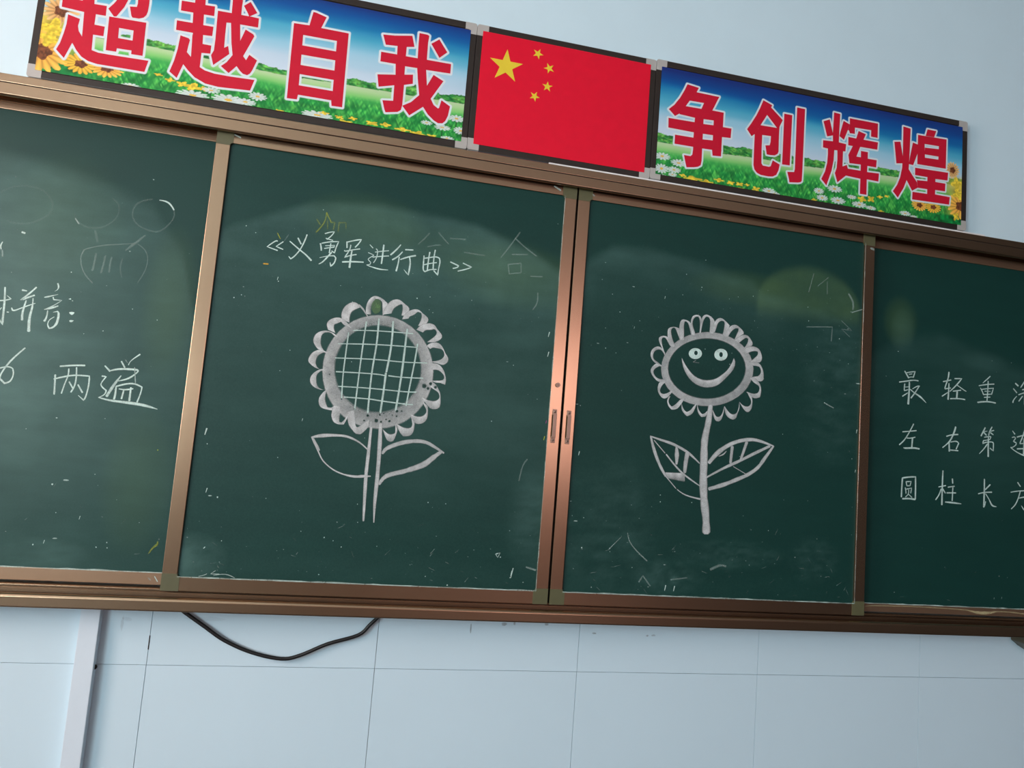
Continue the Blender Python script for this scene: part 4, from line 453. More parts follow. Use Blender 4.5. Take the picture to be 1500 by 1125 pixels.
FLOWERS={'L': [('sun', -1464.7, 2341.7, 68.8, 59.5, 0), ('sun', -1431.3, 2459.1, 44.7, 42.0, 2), ('yel', -1443.8, 2404.8, 34.4, 35.0), ('yel', -1448.5, 2379.1, 31.0, 24.5), ('sun', -1367.8, 2324.9, 41.3, 28.0, 1), ('sun', -1304.7, 2323.9, 41.3, 24.5, 0), ('dai', -1243.2, 2287.8, 25.8, 8.8), ('yel', -1179.1, 2332.9, 12.0, 4.4), ('yel', -1148.7, 2323.2, 13.8, 7.0), ('yel', -1117.0, 2317.6, 17.2, 8.8), ('yel', -1090.6, 2314.8, 27.5, 12.2), ('yel', -1060.9, 2314.6, 17.2, 7.0), ('dai', -1087.9, 2291.9, 44.7, 14.0), ('dai', -996.9, 2295.2, 44.7, 15.8), ('dai', -1043.2, 2314.0, 24.1, 8.8), ('dai', -922.7, 2318.9, 25.8, 12.2), ('dai', -952.7, 2297.5, 29.2, 10.5), ('yel', -963.2, 2264.1, 17.2, 4.4), ('yel', -861.4, 2288.6, 15.5, 4.4), ('dai', -760.9, 2294.9, 44.7, 12.2), ('yel', -701.5, 2299.6, 13.8, 5.2), ('yel', -685.3, 2288.4, 24.1, 7.0), ('yel', -664.0, 2302.3, 13.8, 5.2), ('yel', -610.2, 2297.8, 20.6, 7.0), ('yel', -572.0, 2300.5, 17.2, 7.0), ('yel', -627.8, 2282.5, 20.6, 5.2), ('yel', -523.0, 2294.9, 24.1, 7.0), ('yel', -479.5, 2290.3, 24.1, 8.8), ('yel', -439.9, 2289.0, 17.2, 7.0), ('yel', -693.6, 2276.8, 17.2, 5.2), ('yel', -823.7, 2277.5, 17.2, 4.4), ('yel', -743.2, 2304.1, 15.5, 5.2), ('dai', -372.0, 2355.2, 27.5, 10.5), ('dai', -411.1, 2321.0, 25.8, 8.8), ('dai', -356.8, 2320.3, 22.4, 12.2), ('dai', -394.4, 2290.8, 20.6, 7.0), ('dai', -457.3, 2327.3, 17.2, 7.0), ('yel', -549.9, 2271.8, 13.8, 5.2)], 'R': [('dai', 272.7, 2350.0, 29.2, 12.2), ('dai', 328.4, 2337.3, 27.5, 12.2), ('dai', 272.9, 2310.3, 24.1, 15.8), ('dai', 313.8, 2312.7, 24.1, 10.5), ('dai', 310.2, 2296.7, 15.5, 7.0), ('dai', 281.3, 2285.3, 17.2, 7.0), ('yel', 344.4, 2300.0, 13.8, 5.2), ('yel', 379.3, 2294.7, 34.4, 8.8), ('yel', 426.0, 2291.1, 24.1, 8.8), ('yel', 467.5, 2304.5, 18.9, 7.0), ('yel', 507.8, 2302.1, 15.5, 7.0), ('yel', 538.7, 2302.6, 15.5, 7.0), ('yel', 564.9, 2304.5, 10.3, 4.4), ('yel', 596.6, 2296.1, 15.5, 8.8), ('yel', 544.2, 2287.7, 13.8, 5.2), ('dai', 642.5, 2296.6, 25.8, 10.5), ('dai', 662.3, 2290.6, 20.6, 7.0), ('dai', 821.6, 2325.1, 20.6, 10.5), ('dai', 879.1, 2341.2, 29.2, 12.2), ('dai', 835.1, 2304.1, 22.4, 10.5), ('dai', 893.2, 2304.0, 29.2, 12.2), ('dai', 943.6, 2323.5, 18.9, 7.0), ('dai', 972.7, 2302.4, 29.2, 10.5), ('yel', 982.3, 2322.6, 17.2, 12.2), ('yel', 1015.9, 2327.8, 15.5, 12.2), ('yel', 1049.4, 2340.1, 12.0, 6.1), ('yel', 1075.5, 2346.6, 10.3, 4.4), ('yel', 805.4, 2292.6, 12.0, 5.2), ('yel', 1056.2, 2291.8, 12.0, 4.4), ('dai', 1148.3, 2298.8, 22.4, 8.8), ('dai', 1180.5, 2291.8, 15.5, 5.2), ('dai', 1016.9, 2297.5, 20.6, 7.0), ('sun', 1203.5, 2335.8, 31.0, 21.0, 0), ('sun', 1257.5, 2336.9, 31.0, 21.0, 1), ('sun', 1366.9, 2356.2, 55.0, 45.5, 0), ('sun', 1331.2, 2479.2, 29.2, 29.8, 2), ('yel', 1348.7, 2433.4, 24.1, 24.5), ('yel', 1355.0, 2397.9, 24.1, 21.0), ('yel', 1348.3, 2317.2, 13.8, 15.8)]}
TREETOP={'L': [(-1479.1, 2426.0), (-1217.9, 2426.3), (-1160.6, 2422.3), (-929.8, 2415.2), (-861.6, 2408.5), (-690.8, 2417.5), (-622.1, 2418.4), (-516.8, 2436.6), (-430.1, 2421.8), (-352.1, 2428.2)], 'R': [(245.2, 2425.0), (291.1, 2422.0), (477.8, 2418.8), (561.1, 2426.4), (769.7, 2427.6), (832.5, 2429.0), (1038.3, 2442.4), (1117.7, 2441.3), (1348.4, 2452.8)]}
TREEBASE={'L': [(-1475.7, 2400.1), (-1215.5, 2407.3), (-859.9, 2392.8), (-688.8, 2397.4), (-513.3, 2399.9), (-350.0, 2403.3)], 'R': [(247.2, 2394.3), (484.0, 2392.7), (574.6, 2396.8), (770.9, 2400.0), (1052.3, 2416.2), (1348.8, 2428.5)]}
CABLE=[(-974.9, 944.4), (-959.0, 928.5), (-900.6, 889.7), (-846.3, 854.8), (-775.3, 826.0), (-700.6, 811.8), (-653.7, 821.6), (-586.2, 852.3), (-507.8, 877.5), (-478.8, 906.3), (-456.3, 929.7), (-439.7, 948.4)]
GREEN=[-546.6, 1768.0]

def pl(s): return [tuple(float(v)/1000.0 if i < 3 else float(v) for i, v in enumerate(t.split(','))) for t in s.split()]

# ---------------------------------------------------------------- materials
def s2l(c): return tuple(((v/255.0)/12.92 if v/255.0 <= 0.04045 else ((v/255.0+0.055)/1.055)**2.4) for v in c)
MATS = {}
def mat(name, rgb, rough=0.5, metal=0.0, var=0.06, scale=30.0, bump=0.0, spec=0.5, stretch=(1, 1, 1), aniso=0.0, rvar=0.0):
    if name in MATS: return MATS[name]
    m = bpy.data.materials.new(name); m.use_nodes = True; nt = m.node_tree; b = nt.nodes['Principled BSDF']
    tc = nt.nodes.new('ShaderNodeTexCoord'); mp = nt.nodes.new('ShaderNodeMapping'); nz = nt.nodes.new('ShaderNodeTexNoise')
    mp.inputs['Scale'].default_value = stretch
    nt.links.new(tc.outputs['Object'], mp.inputs[0]); nt.links.new(mp.outputs[0], nz.inputs['Vector'])
    nz.inputs['Scale'].default_value = scale; nz.inputs['Detail'].default_value = 4
    rp = nt.nodes.new('ShaderNodeValToRGB'); c = s2l(rgb)
    rp.color_ramp.elements[0].color = tuple(v*(1-var) for v in c)+(1,); rp.color_ramp.elements[1].color = tuple(min(1, v*(1+var)) for v in c)+(1,)
    rp.color_ramp.elements[0].position = 0.3; rp.color_ramp.elements[1].position = 0.7
    nt.links.new(nz.outputs['Fac'], rp.inputs[0]); nt.links.new(rp.outputs[0], b.inputs['Base Color'])
    b.inputs['Roughness'].default_value = rough; b.inputs['Metallic'].default_value = metal
    b.inputs['Specular IOR Level'].default_value = spec
    if rvar:
        mr = nt.nodes.new('ShaderNodeMapRange'); mr.inputs['To Min'].default_value = rough-rvar; mr.inputs['To Max'].default_value = rough+rvar
        nt.links.new(nz.outputs['Fac'], mr.inputs['Value']); nt.links.new(mr.outputs[0], b.inputs['Roughness'])
    if bump:
        bp = nt.nodes.new('ShaderNodeBump'); bp.inputs['Strength'].default_value = bump; bp.inputs['Distance'].default_value = 0.002
        nt.links.new(nz.outputs['Fac'], bp.inputs['Height']); nt.links.new(bp.outputs[0], b.inputs['Normal'])
    MATS[name] = m; return m
M_wall = mat('painted_wall', (206, 233, 243), 0.7, var=0.02, scale=4, bump=0.05)
M_tile = mat('white_wall_tile', (205, 230, 241), 0.33, var=0.012, scale=3, spec=0.35)
M_grout = mat('grey_grout', (165, 178, 185), 0.9)
M_trunk = mat('white_plastic_trunking', (214, 230, 240), 0.4, var=0.01)
M_floor = mat('terrazzo_floor', (54, 50, 48), 0.5, var=0.15, scale=60)
M_ceil = mat('ceiling_paint', (188, 189, 188), 0.8, var=0.02)
M_side = mat('side_wall_paint', (205, 208, 206), 0.8, var=0.02)
M_right = mat('dark_curtain', (44, 44, 44), 0.9, var=0.1)
M_back = mat('back_wall_paint', (150, 110, 90), 0.8, var=0.05)
M_metal = mat('bronze_anodised_aluminium', (176, 148, 121), 0.27, metal=0.98, var=0.04, scale=5)
M_metal_inner = mat('bronze_aluminium_inner', (168, 138, 112), 0.34, metal=0.78, var=0.04, scale=5)
M_dark = mat('dark_rubber', (22, 18, 15), 0.8)
M_clip = mat('olive_plastic_corner', (88, 89, 62), 0.5, var=0.05)
M_alu = mat('satin_aluminium', (140, 124, 110), 0.34, metal=0.85)
M_bframe = mat('black_brown_aluminium', (52, 46, 42), 0.38, metal=0.3, var=0.06)
M_grey = mat('grey_plastic_corner', (176, 176, 172), 0.45, var=0.03)
M_back_sheet = mat('banner_backing', (150, 150, 148), 0.6)
M_red = mat('red_print', (200, 18, 50), 0.42, var=0.03, spec=0.3)
M_flag = mat('red_flag_print', (226, 12, 48), 0.42, var=0.03, spec=0.3)
M_yel = mat('yellow_print', (232, 208, 60), 0.42, var=0.02, spec=0.3)
M_white = mat('white_print', (224, 232, 236), 0.42, var=0.01, spec=0.3)
M_cable = mat('black_cable_rubber', (14, 14, 15), 0.45)
M_sealant = mat('aged_yellow_sealant', (150, 140, 95), 0.7, var=0.15, scale=80)

def print_mat():
    m = bpy.data.materials.new('landscape_print'); m.use_nodes = True; nt = m.node_tree; b = nt.nodes['Principled BSDF']
    a = nt.nodes.new('ShaderNodeAttribute'); a.attribute_name = 'ink'
    nt.links.new(a.outputs['Color'], b.inputs['Base Color']); b.inputs['Roughness'].default_value = 0.42; b.inputs['Specular IOR Level'].default_value = 0.3
    return m
M_print = print_mat()

def board_mat():
    m = bpy.data.materials.new('green_chalkboard'); m.use_nodes = True; nt = m.node_tree; b = nt.nodes['Principled BSDF']
    L = nt.links.new
    tc = nt.nodes.new('ShaderNodeTexCoord')
    def noise(scale, st, det=5):
        mp = nt.nodes.new('ShaderNodeMapping'); mp.inputs['Scale'].default_value = st
        n = nt.nodes.new('ShaderNodeTexNoise'); n.inputs['Scale'].default_value = scale; n.inputs['Detail'].default_value = det
        L(tc.outputs['Object'], mp.inputs[0]); L(mp.outputs[0], n.inputs['Vector']); return n.outputs['Fac']
    def math_(op, a, c):
        n = nt.nodes.new('ShaderNodeMath'); n.operation = op; n.use_clamp = False
        for i, v in enumerate((a, c)):
            if isinstance(v, (int, float)): n.inputs[i].default_value = v
            else: L(v, n.inputs[i])
        return n.outputs[0]
    def mix(f, c1, c2):
        n = nt.nodes.new('ShaderNodeMix'); n.data_type = 'RGBA'; n.clamp_factor = True
        L(f, n.inputs[0])
        for i, v in ((6, c1), (7, c2)):
            if isinstance(v, tuple): n.inputs[i].default_value = v+(1,)
            else: L(v, n.inputs[i])
        return n.outputs[2]
    at = nt.nodes.new('ShaderNodeAttribute'); at.attribute_name = 'dust'
    sp = nt.nodes.new('ShaderNodeSeparateColor'); L(at.outputs['Color'], sp.inputs[0])
    n1 = noise(6, (1, 1, 4)); n2 = noise(260, (1, 1, 1), 2); n3 = noise(3, (3.0, 1, .8))
    f = math_('ADD', math_('MULTIPLY', n1, 0.9), math_('MULTIPLY', n3, 0.7)); f = math_('ADD', f, 0.2)
    w = math_('MULTIPLY', sp.outputs[0], f)
    w = math_('ADD', w, math_('MULTIPLY', math_('SUBTRACT', n2, 0.5), 0.03))
    y = math_('MULTIPLY', sp.outputs[1], math_('ADD', n3, 0.5))
    base = mix(n1, s2l(BOARD_A), s2l(BOARD_B))
    c = mix(y, base, s2l((100, 132, 72)))
    c = mix(w, c, s2l((156, 208, 200)))
    L(c, b.inputs['Base Color'])
    b.inputs['Roughness'].default_value = 0.5; b.inputs['Specular IOR Level'].default_value = 0.28
    return m
BOARD_A = (11, 54, 49); BOARD_B = (15, 61, 55)
M_board = board_mat()

def chalk_mat(name, rgb, grain=340.0):
    m = bpy.data.materials.new(name); m.use_nodes = True; nt = m.node_tree; L = nt.links.new
    b = nt.nodes['Principled BSDF']; b.inputs['Base Color'].default_value = s2l(rgb)+(1,); b.inputs['Roughness'].default_value = 1.0
    b.inputs['Specular IOR Level'].default_value = 0.0
    tc = nt.nodes.new('ShaderNodeTexCoord')
    n = nt.nodes.new('ShaderNodeTexNoise'); n.inputs['Scale'].default_value = grain; n.inputs['Detail'].default_value = 3
    n2 = nt.nodes.new('ShaderNodeTexNoise'); n2.inputs['Scale'].default_value = 45; n2.inputs['Detail'].default_value = 3
    L(tc.outputs['Object'], n.inputs['Vector']); L(tc.outputs['Object'], n2.inputs['Vector'])
    a = nt.nodes.new('ShaderNodeAttribute'); a.attribute_name = 'cover'
    ad = nt.nodes.new('ShaderNodeMath'); ad.operation = 'ADD'; L(n.outputs['Fac'], ad.inputs[0]); L(n2.outputs['Fac'], ad.inputs[1])
    mr = nt.nodes.new('ShaderNodeMapRange'); L(ad.outputs[0], mr.inputs['Value'])
    mr.inputs['From Min'].default_value = 0.7; mr.inputs['From Max'].default_value = 1.25; mr.inputs['To Min'].default_value = 0.72; mr.inputs['To Max'].default_value = 1.18
    mu = nt.nodes.new('ShaderNodeMath'); mu.operation = 'MULTIPLY'; mu.use_clamp = True
    L(a.outputs['Fac'], mu.inputs[0]); L(mr.outputs[0], mu.inputs[1]); L(mu.outputs[0], b.inputs['Alpha'])
    return m
M_chalk = [chalk_mat('white_chalk', (206, 234, 227)), chalk_mat('yellow_chalk', (190, 205, 70)), chalk_mat('orange_chalk', (215, 170, 70)), chalk_mat('aged_sealant_line', (190, 180, 140)), chalk_mat('pink_chalk', (205, 90, 170)), chalk_mat('green_chalk', (104, 138, 98))]
M_chalk_soft = chalk_mat('rubbed_chalk', (206, 212, 212))

# ---------------------------------------------------------------- mesh helpers
def link(name, me, m, parent=None):
    o = bpy.data.objects.new(name, me); COL.objects.link(o)
    if m is not None and not me.materials: me.materials.append(m)
    if parent is not None: o.parent = parent
    return o
def from_bm(name, bm, m, parent=None, smooth=False):
    me = bpy.data.meshes.new(name); bmesh.ops.recalc_face_normals(bm, faces=bm.faces); bm.to_mesh(me); bm.free()
    if smooth:
        for p in me.polygons: p.use_smooth = True
    return link(name, me, m, parent)
def add_box(bm, x0, x1, y0, y1, z0, z1, bev=0.0):
    r = bmesh.ops.create_cube(bm, size=1.0)
    for v in r['verts']:
        v.co = Vector(((x0+x1)/2+v.co.x*(x1-x0), (y0+y1)/2+v.co.y*(y1-y0), (z0+z1)/2+v.co.z*(z1-z0)))
    if bev > 0:
        es = set(e for v in r['verts'] for e in v.link_edges)
        bmesh.ops.bevel(bm, geom=list(es), offset=bev, segments=2, affect='EDGES', profile=0.6)
def box(name, x0, x1, y0, y1, z0, z1, m, parent=None, bev=0.0):
    bm = bmesh.new(); add_box(bm, x0, x1, y0, y1, z0, z1, bev); return from_bm(name, bm, m, parent)
def add_prism(bm, pts, y0, y1):            # polygon in the XZ plane pulled along Y
    a = [bm.verts.new((x, y0, z)) for x, z in pts]; b = [bm.verts.new((x, y1, z)) for x, z in pts]
    n = len(pts); bm.faces.new(a); bm.faces.new(list(reversed(b)))
    for i in range(n): bm.faces.new((a[i], b[i], b[(i+1) % n], a[(i+1) % n]))
def add_profile(bm, pts, x0, x1):          # polygon in the YZ plane pulled along X
    a = [bm.verts.new((x0, y, z)) for y, z in pts]; b = [bm.verts.new((x1, y, z)) for y, z in pts]
    n = len(pts); bm.faces.new(a); bm.faces.new(list(reversed(b)))
    for i in range(n): bm.faces.new((a[i], b[i], b[(i+1) % n], a[(i+1) % n]))
def profile(name, pts, x0, x1, m, parent=None, bev=0.0):
    bm = bmesh.new(); add_profile(bm, pts, x0, x1)
    if bev:
        es = [e for e in bm.edges if abs(e.verts[0].co.x-e.verts[1].co.x) > 0.01]
        bmesh.ops.bevel(bm, geom=es, offset=bev, segments=3, affect='EDGES', profile=0.5)
    return from_bm(name, bm, m, parent)
def add_cyl(bm, c, r, h, seg=20, axis='Y', r2=None):
    mt = Matrix.Translation(Vector(c))
    if axis == 'Y': mt = mt @ Matrix.Rotation(R90, 4, 'X')
    bmesh.ops.create_cone(bm, cap_ends=True, segments=seg, radius1=r, radius2=r if r2 is None else r2, depth=h, matrix=mt)
def tube(name, pts, r, m, parent=None, seg=10):
    bm = bmesh.new(); rings = []
    for i, p in enumerate(pts):
        p = Vector(p); t = (Vector(pts[min(i+1, len(pts)-1)])-Vector(pts[max(i-1, 0)])).normalized()
        u = t.cross(Vector((0, 1, 0))).normalized(); v = t.cross(u).normalized()
        rings.append([bm.verts.new(p+(u*math.cos(a)+v*math.sin(a))*r) for a in [2*math.pi*k/seg for k in range(seg)]])
    for a, b in zip(rings, rings[1:]):
        for k in range(seg): bm.faces.new((a[k], a[(k+1) % seg], b[(k+1) % seg], b[k]))
    bm.faces.new(rings[0]); bm.faces.new(list(reversed(rings[-1])))
    return from_bm(name, bm, m, parent, smooth=True)
def thing(name, label, cat, loc=(0, 0, 0), group=None):
    o = bpy.data.objects.new(name, None); COL.objects.link(o); o.empty_display_size = 0.05
    o['label'] = label; o['category'] = cat
    if group: o['group'] = group
    return o
def struct(o): o['kind'] = 'structure'; return o

# ---------------------------------------------------------------- chalk strokes
def smooth_line(p, sub=3, sharp=50):
    n = len(p); p = [np.array(q, float) for q in p]
    if n < 3: return p
    tan = []
    for i in range(n):
        if i == 0 or i == n-1: tan.append(None); continue
        a = p[i][:2]-p[i-1][:2]; b = p[i+1][:2]-p[i][:2]
        ca = np.dot(a, b)/(np.linalg.norm(a)*np.linalg.norm(b)+1e-12)
        tan.append(None if ca < math.cos(math.radians(sharp)) else (p[i+1]-p[i-1])/2)
    out = [p[0]]
    for i in range(n-1):
        d = p[i+1]-p[i]
        m0 = tan[i] if tan[i] is not None else (d if tan[i+1] is None else 1.5*d-0.5*tan[i+1])
        m1 = tan[i+1] if tan[i+1] is not None else (d if tan[i] is None else 1.5*d-0.5*tan[i])
        for k in range(1, sub+1):
            t = k/sub
            out.append((2*t**3-3*t**2+1)*p[i]+(t**3-2*t**2+t)*m0+(-2*t**3+3*t**2)*p[i+1]+(t**3-t**2)*m1)
    return out
def resample(p, n):
    p = np.array(p); d = np.r_[0, np.cumsum(np.linalg.norm(np.diff(p[:, :2], axis=0), axis=1))]
    t = np.linspace(0, d[-1], n)
    return np.stack([np.interp(t, d, p[:, k]) for k in range(p.shape[1])], 1)
LAY = {}
def next_y(y):                              # every stroke lies a few hundredths of a millimetre over the last
    k = LAY.get(y, 0); LAY[y] = k+1
    return y-0.00012-0.000012*(k % 90)
class Chalk:
    def __init__(s): s.v = []; s.f = []; s.c = []
    def strip(s, cols, covs, y):            # cols: list of point columns across the stroke
        n = len(cols[0]); b = len(s.v); m = len(cols)
        for i in range(n):
            for j in range(m):
                s.v.append((cols[j][i][0], y, cols[j][i][1])); c = covs[j]; s.c.append(c[i] if hasattr(c, '__len__') else c)
        for i in range(n-1):
            for j in range(m-1):
                q = b+i*m+j; s.f.append((q, q+1, q+m+1, q+m))
    def line(s, pts, cov, y, fade=0.0):
        p = smooth_line(pts); n = len(p); yy = next_y(y)
        wig = [random.uniform(0.9, 1.1) for _ in range(n)]
        nor = []
        for i in range(n):
            d = p[min(i+1, n-1)][:2]-p[max(i-1, 0)][:2]; L = np.linalg.norm(d)+1e-9; nor.append(np.array([-d[1], d[0]])/L)
        w = [p[i][2]*0.5*wig[i] for i in range(n)]
        # pull the ends out by a third of the width so that strokes end round
        def end(i, sg):
            d = (p[1][:2]-p[0][:2]) if i == 0 else (p[-1][:2]-p[-2][:2])
            return p[i][:2]+sg*d/(np.linalg.norm(d)+1e-9)*w[i]*0.45
        P = [end(0, -1)]+[q[:2] for q in p]+[end(-1, 1)]
        N = [nor[0]]+nor+[nor[-1]]; W = [w[0]*0.55]+w+[w[-1]*0.55]
        ks = [-1, -0.62, 0.62, 1]; cs = [0.45, 1, 1, 0.45]
        cols = [[P[i]+N[i]*W[i]*k for i in range(len(P))] for k in ks]
        s.strip(cols, [cov*c for c in cs], yy)
    def rib(s, o, i, co, ci, y, closed=False):
        n = 41 if closed else 22
        O = resample(o if closed else smooth_line(o), n); I = resample(i if closed else smooth_line(i), n)
        ts = [-0.10, 0.02, 0.5, 0.96, 1.14]; cv = [0, co, (co+ci)/2, ci, 0]
        if co >= .84 and ci >= .84: ts = [-.03, .02, .5, .98, 1.03]
        ph = random.uniform(0, 6); vr = [1+.13*math.sin(i*6.283/(n-1)*2+ph)+random.uniform(-.05, .05) for i in range(n)]
        if closed: vr[-1] = vr[0]; 
        s.strip([O*(1-t)+I*t for t in ts], [[v*r for r in vr] for v in cv], next_y(y))
    def disc(s, x, z, rx, rz, cov, y, seg=9, wob=0.25):
        b = len(s.v); yy = next_y(y); s.v.append((x, yy, z)); s.c.append(cov)
        for k in range(seg):
            a = 2*math.pi*k/seg; r = 1+random.uniform(-wob, wob)
            s.v.append((x+rx*r*math.cos(a), yy, z+rz*r*math.sin(a))); s.c.append(cov*0.7)
        for k in range(seg): s.f.append((b, b+1+k, b+1+(k+1) % seg))
    def build(s, name, m, parent):
        me = bpy.data.meshes.new(name); me.from_pydata(s.v, [], s.f)
        at = me.attributes.new('cover', 'FLOAT', 'POINT'); at.data.foreach_set('value', [float(c) for c in s.c])
        me.materials.append(m)
        return link(name, me, None, parent)

# ================================================================ the room
W_L, W_R, Y_B, H = -3.45, 3.45, -8.2, 3.45
ft = box('floor', W_L-.2, W_R+.2, Y_B-.2, 0.15, -0.12, 0.0, M_floor); struct(ft)
struct(box('ceiling', W_L-.2, W_R+.2, Y_B-.2, 0.15, H, H+0.12, M_ceil))
Z_T = 1.3623                                # top of the tiled part of the wall
wf = bmesh.new(); add_box(wf, W_L, W_R, 0.008, 0.15, 0.0, Z_T); add_box(wf, W_L, W_R, 0.0, 0.15, Z_T, H)
wall = struct(from_bm('wall_front', wf, M_wall)); wall.data.materials.append(M_grout)
for p in wall.data.polygons:
    if p.center.z < Z_T-0.001: p.material_index = 1
TW = 0.57572; TX = -1.03119; ZR = 0.78659
zs = [0.0, ZR-TW, ZR, Z_T]
tile_me = {}
for r in range(3):
    for c in range(-5, 8):
        x0 = max(TX+c*TW, W_L); x1 = min(TX+(c+1)*TW, W_R)
        if x1-x0 < 0.02: continue
        g = 0.0006; key = (r, round(x1-x0, 3))
        if key not in tile_me:
            bm = bmesh.new(); add_box(bm, g, x1-x0-g, 0.0, 0.0078, g, zs[r+1]-zs[r]-g, 0.0004)
            me = bpy.data.meshes.new('wall_tile'); bmesh.ops.recalc_face_normals(bm, faces=bm.faces); bm.to_mesh(me); bm.free(); me.materials.append(M_tile)
            tile_me[key] = me
        o = link('wall_tile', tile_me[key], None, wall); o.location = (x0, 0, zs[r])
# side walls, the left one with three windows
def wall_with_windows(name, x0, x1, wins, z0, z1):
    bm = bmesh.new(); ys = Y_B
    for a, b in wins:
        add_box(bm, x0, x1, ys, a, 0, H); add_box(bm, x0, x1, a, b, 0, z0); add_box(bm, x0, x1, a, b, z1, H); ys = b
    add_box(bm, x0, x1, ys, 0.15, 0, H); return struct(from_bm(name, bm, M_side))
WINS = [(-6.9, -5.2), (-4.7, -3.0), (-2.45, -1.05)]
wall_with_windows('wall_left', W_L-.2, W_L, WINS, 1.1, 2.8)
struct(box('wall_right', W_R, W_R+.2, Y_B, 0.15, 0, H, M_right))
bm = bmesh.new()
for b in ((W_L, .8, 0, H), (3.1, W_R, 0, H), (.8, 3.1, 0, 1.5), (.8, 3.1, 3.1, H)): add_box(bm, b[0], b[1], Y_B-.2, Y_B, b[2], b[3])
struct(from_bm('wall_back', bm, M_back))
M_wframe = mat('window_frame_white', (220, 222, 222), 0.4)
for k, (a, b) in enumerate(WINS):
    bm = bmesh.new(); X0, X1 = W_L-.12, W_L-.07; mid = (a+b)/2
    for y0, y1, z0, z1 in ((a, b, 1.1, 1.15), (a, b, 2.75, 2.8), (a, a+.05, 1.15, 2.75), (b-.05, b, 1.15, 2.75), (mid-.025, mid+.025, 1.15, 2.75)):
        add_box(bm, X0, X1, y0, y1, z0, z1)
    struct(from_bm('window_%d' % (k+1), bm, M_wframe))

bm = bmesh.new()
for x0, x1, z0, z1 in ((.8, 3.1, 1.5, 1.55), (.8, 3.1, 3.05, 3.1), (.8, .85, 1.55, 3.05), (3.05, 3.1, 1.55, 3.05), (1.92, 1.97, 1.55, 3.05)): add_box(bm, x0, x1, Y_B-.12, Y_B-.07, z0, z1)
struct(from_bm('window_4', bm, M_wframe))  # unseen window frame, added around the pink light
# vertical cable trunking below the board
tr = thing('cable_trunking', 'white vertical plastic cable trunking running down the tiled wall below the left board', 'trunking')
box('trunking_base', -1.1905, -1.1475, -0.004, 0.0, 0.0, 0.955, M_trunk, tr)
box('trunking_cover', -1.1915, -1.1465, -0.026, -0.004, 0.0, 0.955, M_trunk, tr, 0.0015)
bm = bmesh.new(); add_cyl(bm, (-1.1475, -0.012, 0.7835), 0.006, 0.004, 12); sc_ = from_bm('screw', bm, M_dark, tr)
for v in sc_.data.vertices: v.co.x += 0.0
# dark open joint between two tiles
jt = box('open_joint', -1.0325, -1.0300, -0.0006, 0.004, 0.825, 0.860, M_dark, wall)
# grey dirt specks and scuffs under the board
sm = Chalk()
for x, z, rx, rz, c in [(-1.10, .888, .004, .02, .14), (-1.09, .90, .012, .006, .08), (-.90, .905, .05, .006, .08), (-.14, .925, .004, .006, .4), (-.105, .915, .008, .005, .4), (-.075, .918, .003, .006, .4), (.02, .918, .006, .004, .4), (.165, .896, .006, .0025, .4), (.33, .893, .004, .003, .4), (.35, .895, .008, .003, .3), (-.2, .9, .002, .012, .5)]:
    sm.disc(x, z, rx, rz, c, -0.0005)
sm.build('wall_scuffs', chalk_mat('grey_scuff', (120, 122, 124)), wall)['kind'] = 'stuff'

# ================================================================ the chalkboard housing
fr = thing('chalkboard_housing', 'long bronze aluminium track frame holding the four green chalkboards on the wall', 'board frame')
X0, X1 = -2.09, 2.09
profile('top_track_upper', [(-.094, 2.2168), (-.094, 2.2375), (-.088, 2.2405), (0, 2.2405), (0, 2.2168)], X0, X1, M_metal, fr, 0.0012)
profile('top_track_lower', [(-.090, 2.1835), (-.0935, 2.1865), (-.0935, 2.2148), (-.0, 2.2148), (0, 2.206), (-.084, 2.206), (-.084, 2.1835)], X0, X1, M_metal, fr, 0.0008)
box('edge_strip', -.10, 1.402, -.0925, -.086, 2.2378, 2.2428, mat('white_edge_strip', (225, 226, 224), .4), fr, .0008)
box('track_divider', X0, X1, -.0425, -.0395, 2.188, 2.206, M_metal, fr)
box('track_seam', X0, X1, -.0915, -.01, 2.2148, 2.2168, M_dark, fr)
profile('bottom_front_rail', [(-.100, .9450), (-.1015, .948), (-.1015, .9700), (-.0995, .9745), (-.093, .9765), (-.0905, .9745), (-.0905, .9560), (0, .9560), (0, .9450)], X0, X1, M_metal, fr, 0.0008)
profile('bottom_inner_rail', [(-.0885, .9560), (-.0885, .9740), (-.083, .9755), (-.0815, .9740), (-.0815, .9560)], X0, X1, M_metal, fr)
profile('slide_rail', [(-.0640, .9560), (-.0640, .9840), (-.0585, .9840), (-.0585, .9560)], X0, X1, M_metal, fr)
profile('fixed_rail', [(-.0450, .9560), (-.0450, .9870), (-.0410, .9890), (-.0100, .9890), (-.0100, .9560)], X0, X1, M_metal, fr, 0.0006)
for x in (X0-.022, X1):
    box('end_cap', x, x+.022, -.1, 0, .945, 2.2405, M_metal, fr, 0.002)
bm = bmesh.new(); add_prism(bm, [(1.622, .9448), (1.622, .914), (1.650, .896), (1.705, .868), (1.80, .868), (1.80, .9448)], -.055, 0)
bmesh.ops.bevel(bm, geom=[e for e in bm.edges], offset=0.002, segments=1, affect='EDGES')
br = from_bm('wall_bracket', bm, mat('olive_bracket', (92, 84, 66), 0.45, metal=0.4), None)
br['label'] = 'olive brown metal wall bracket under the right end of the board frame'; br['category'] = 'bracket'

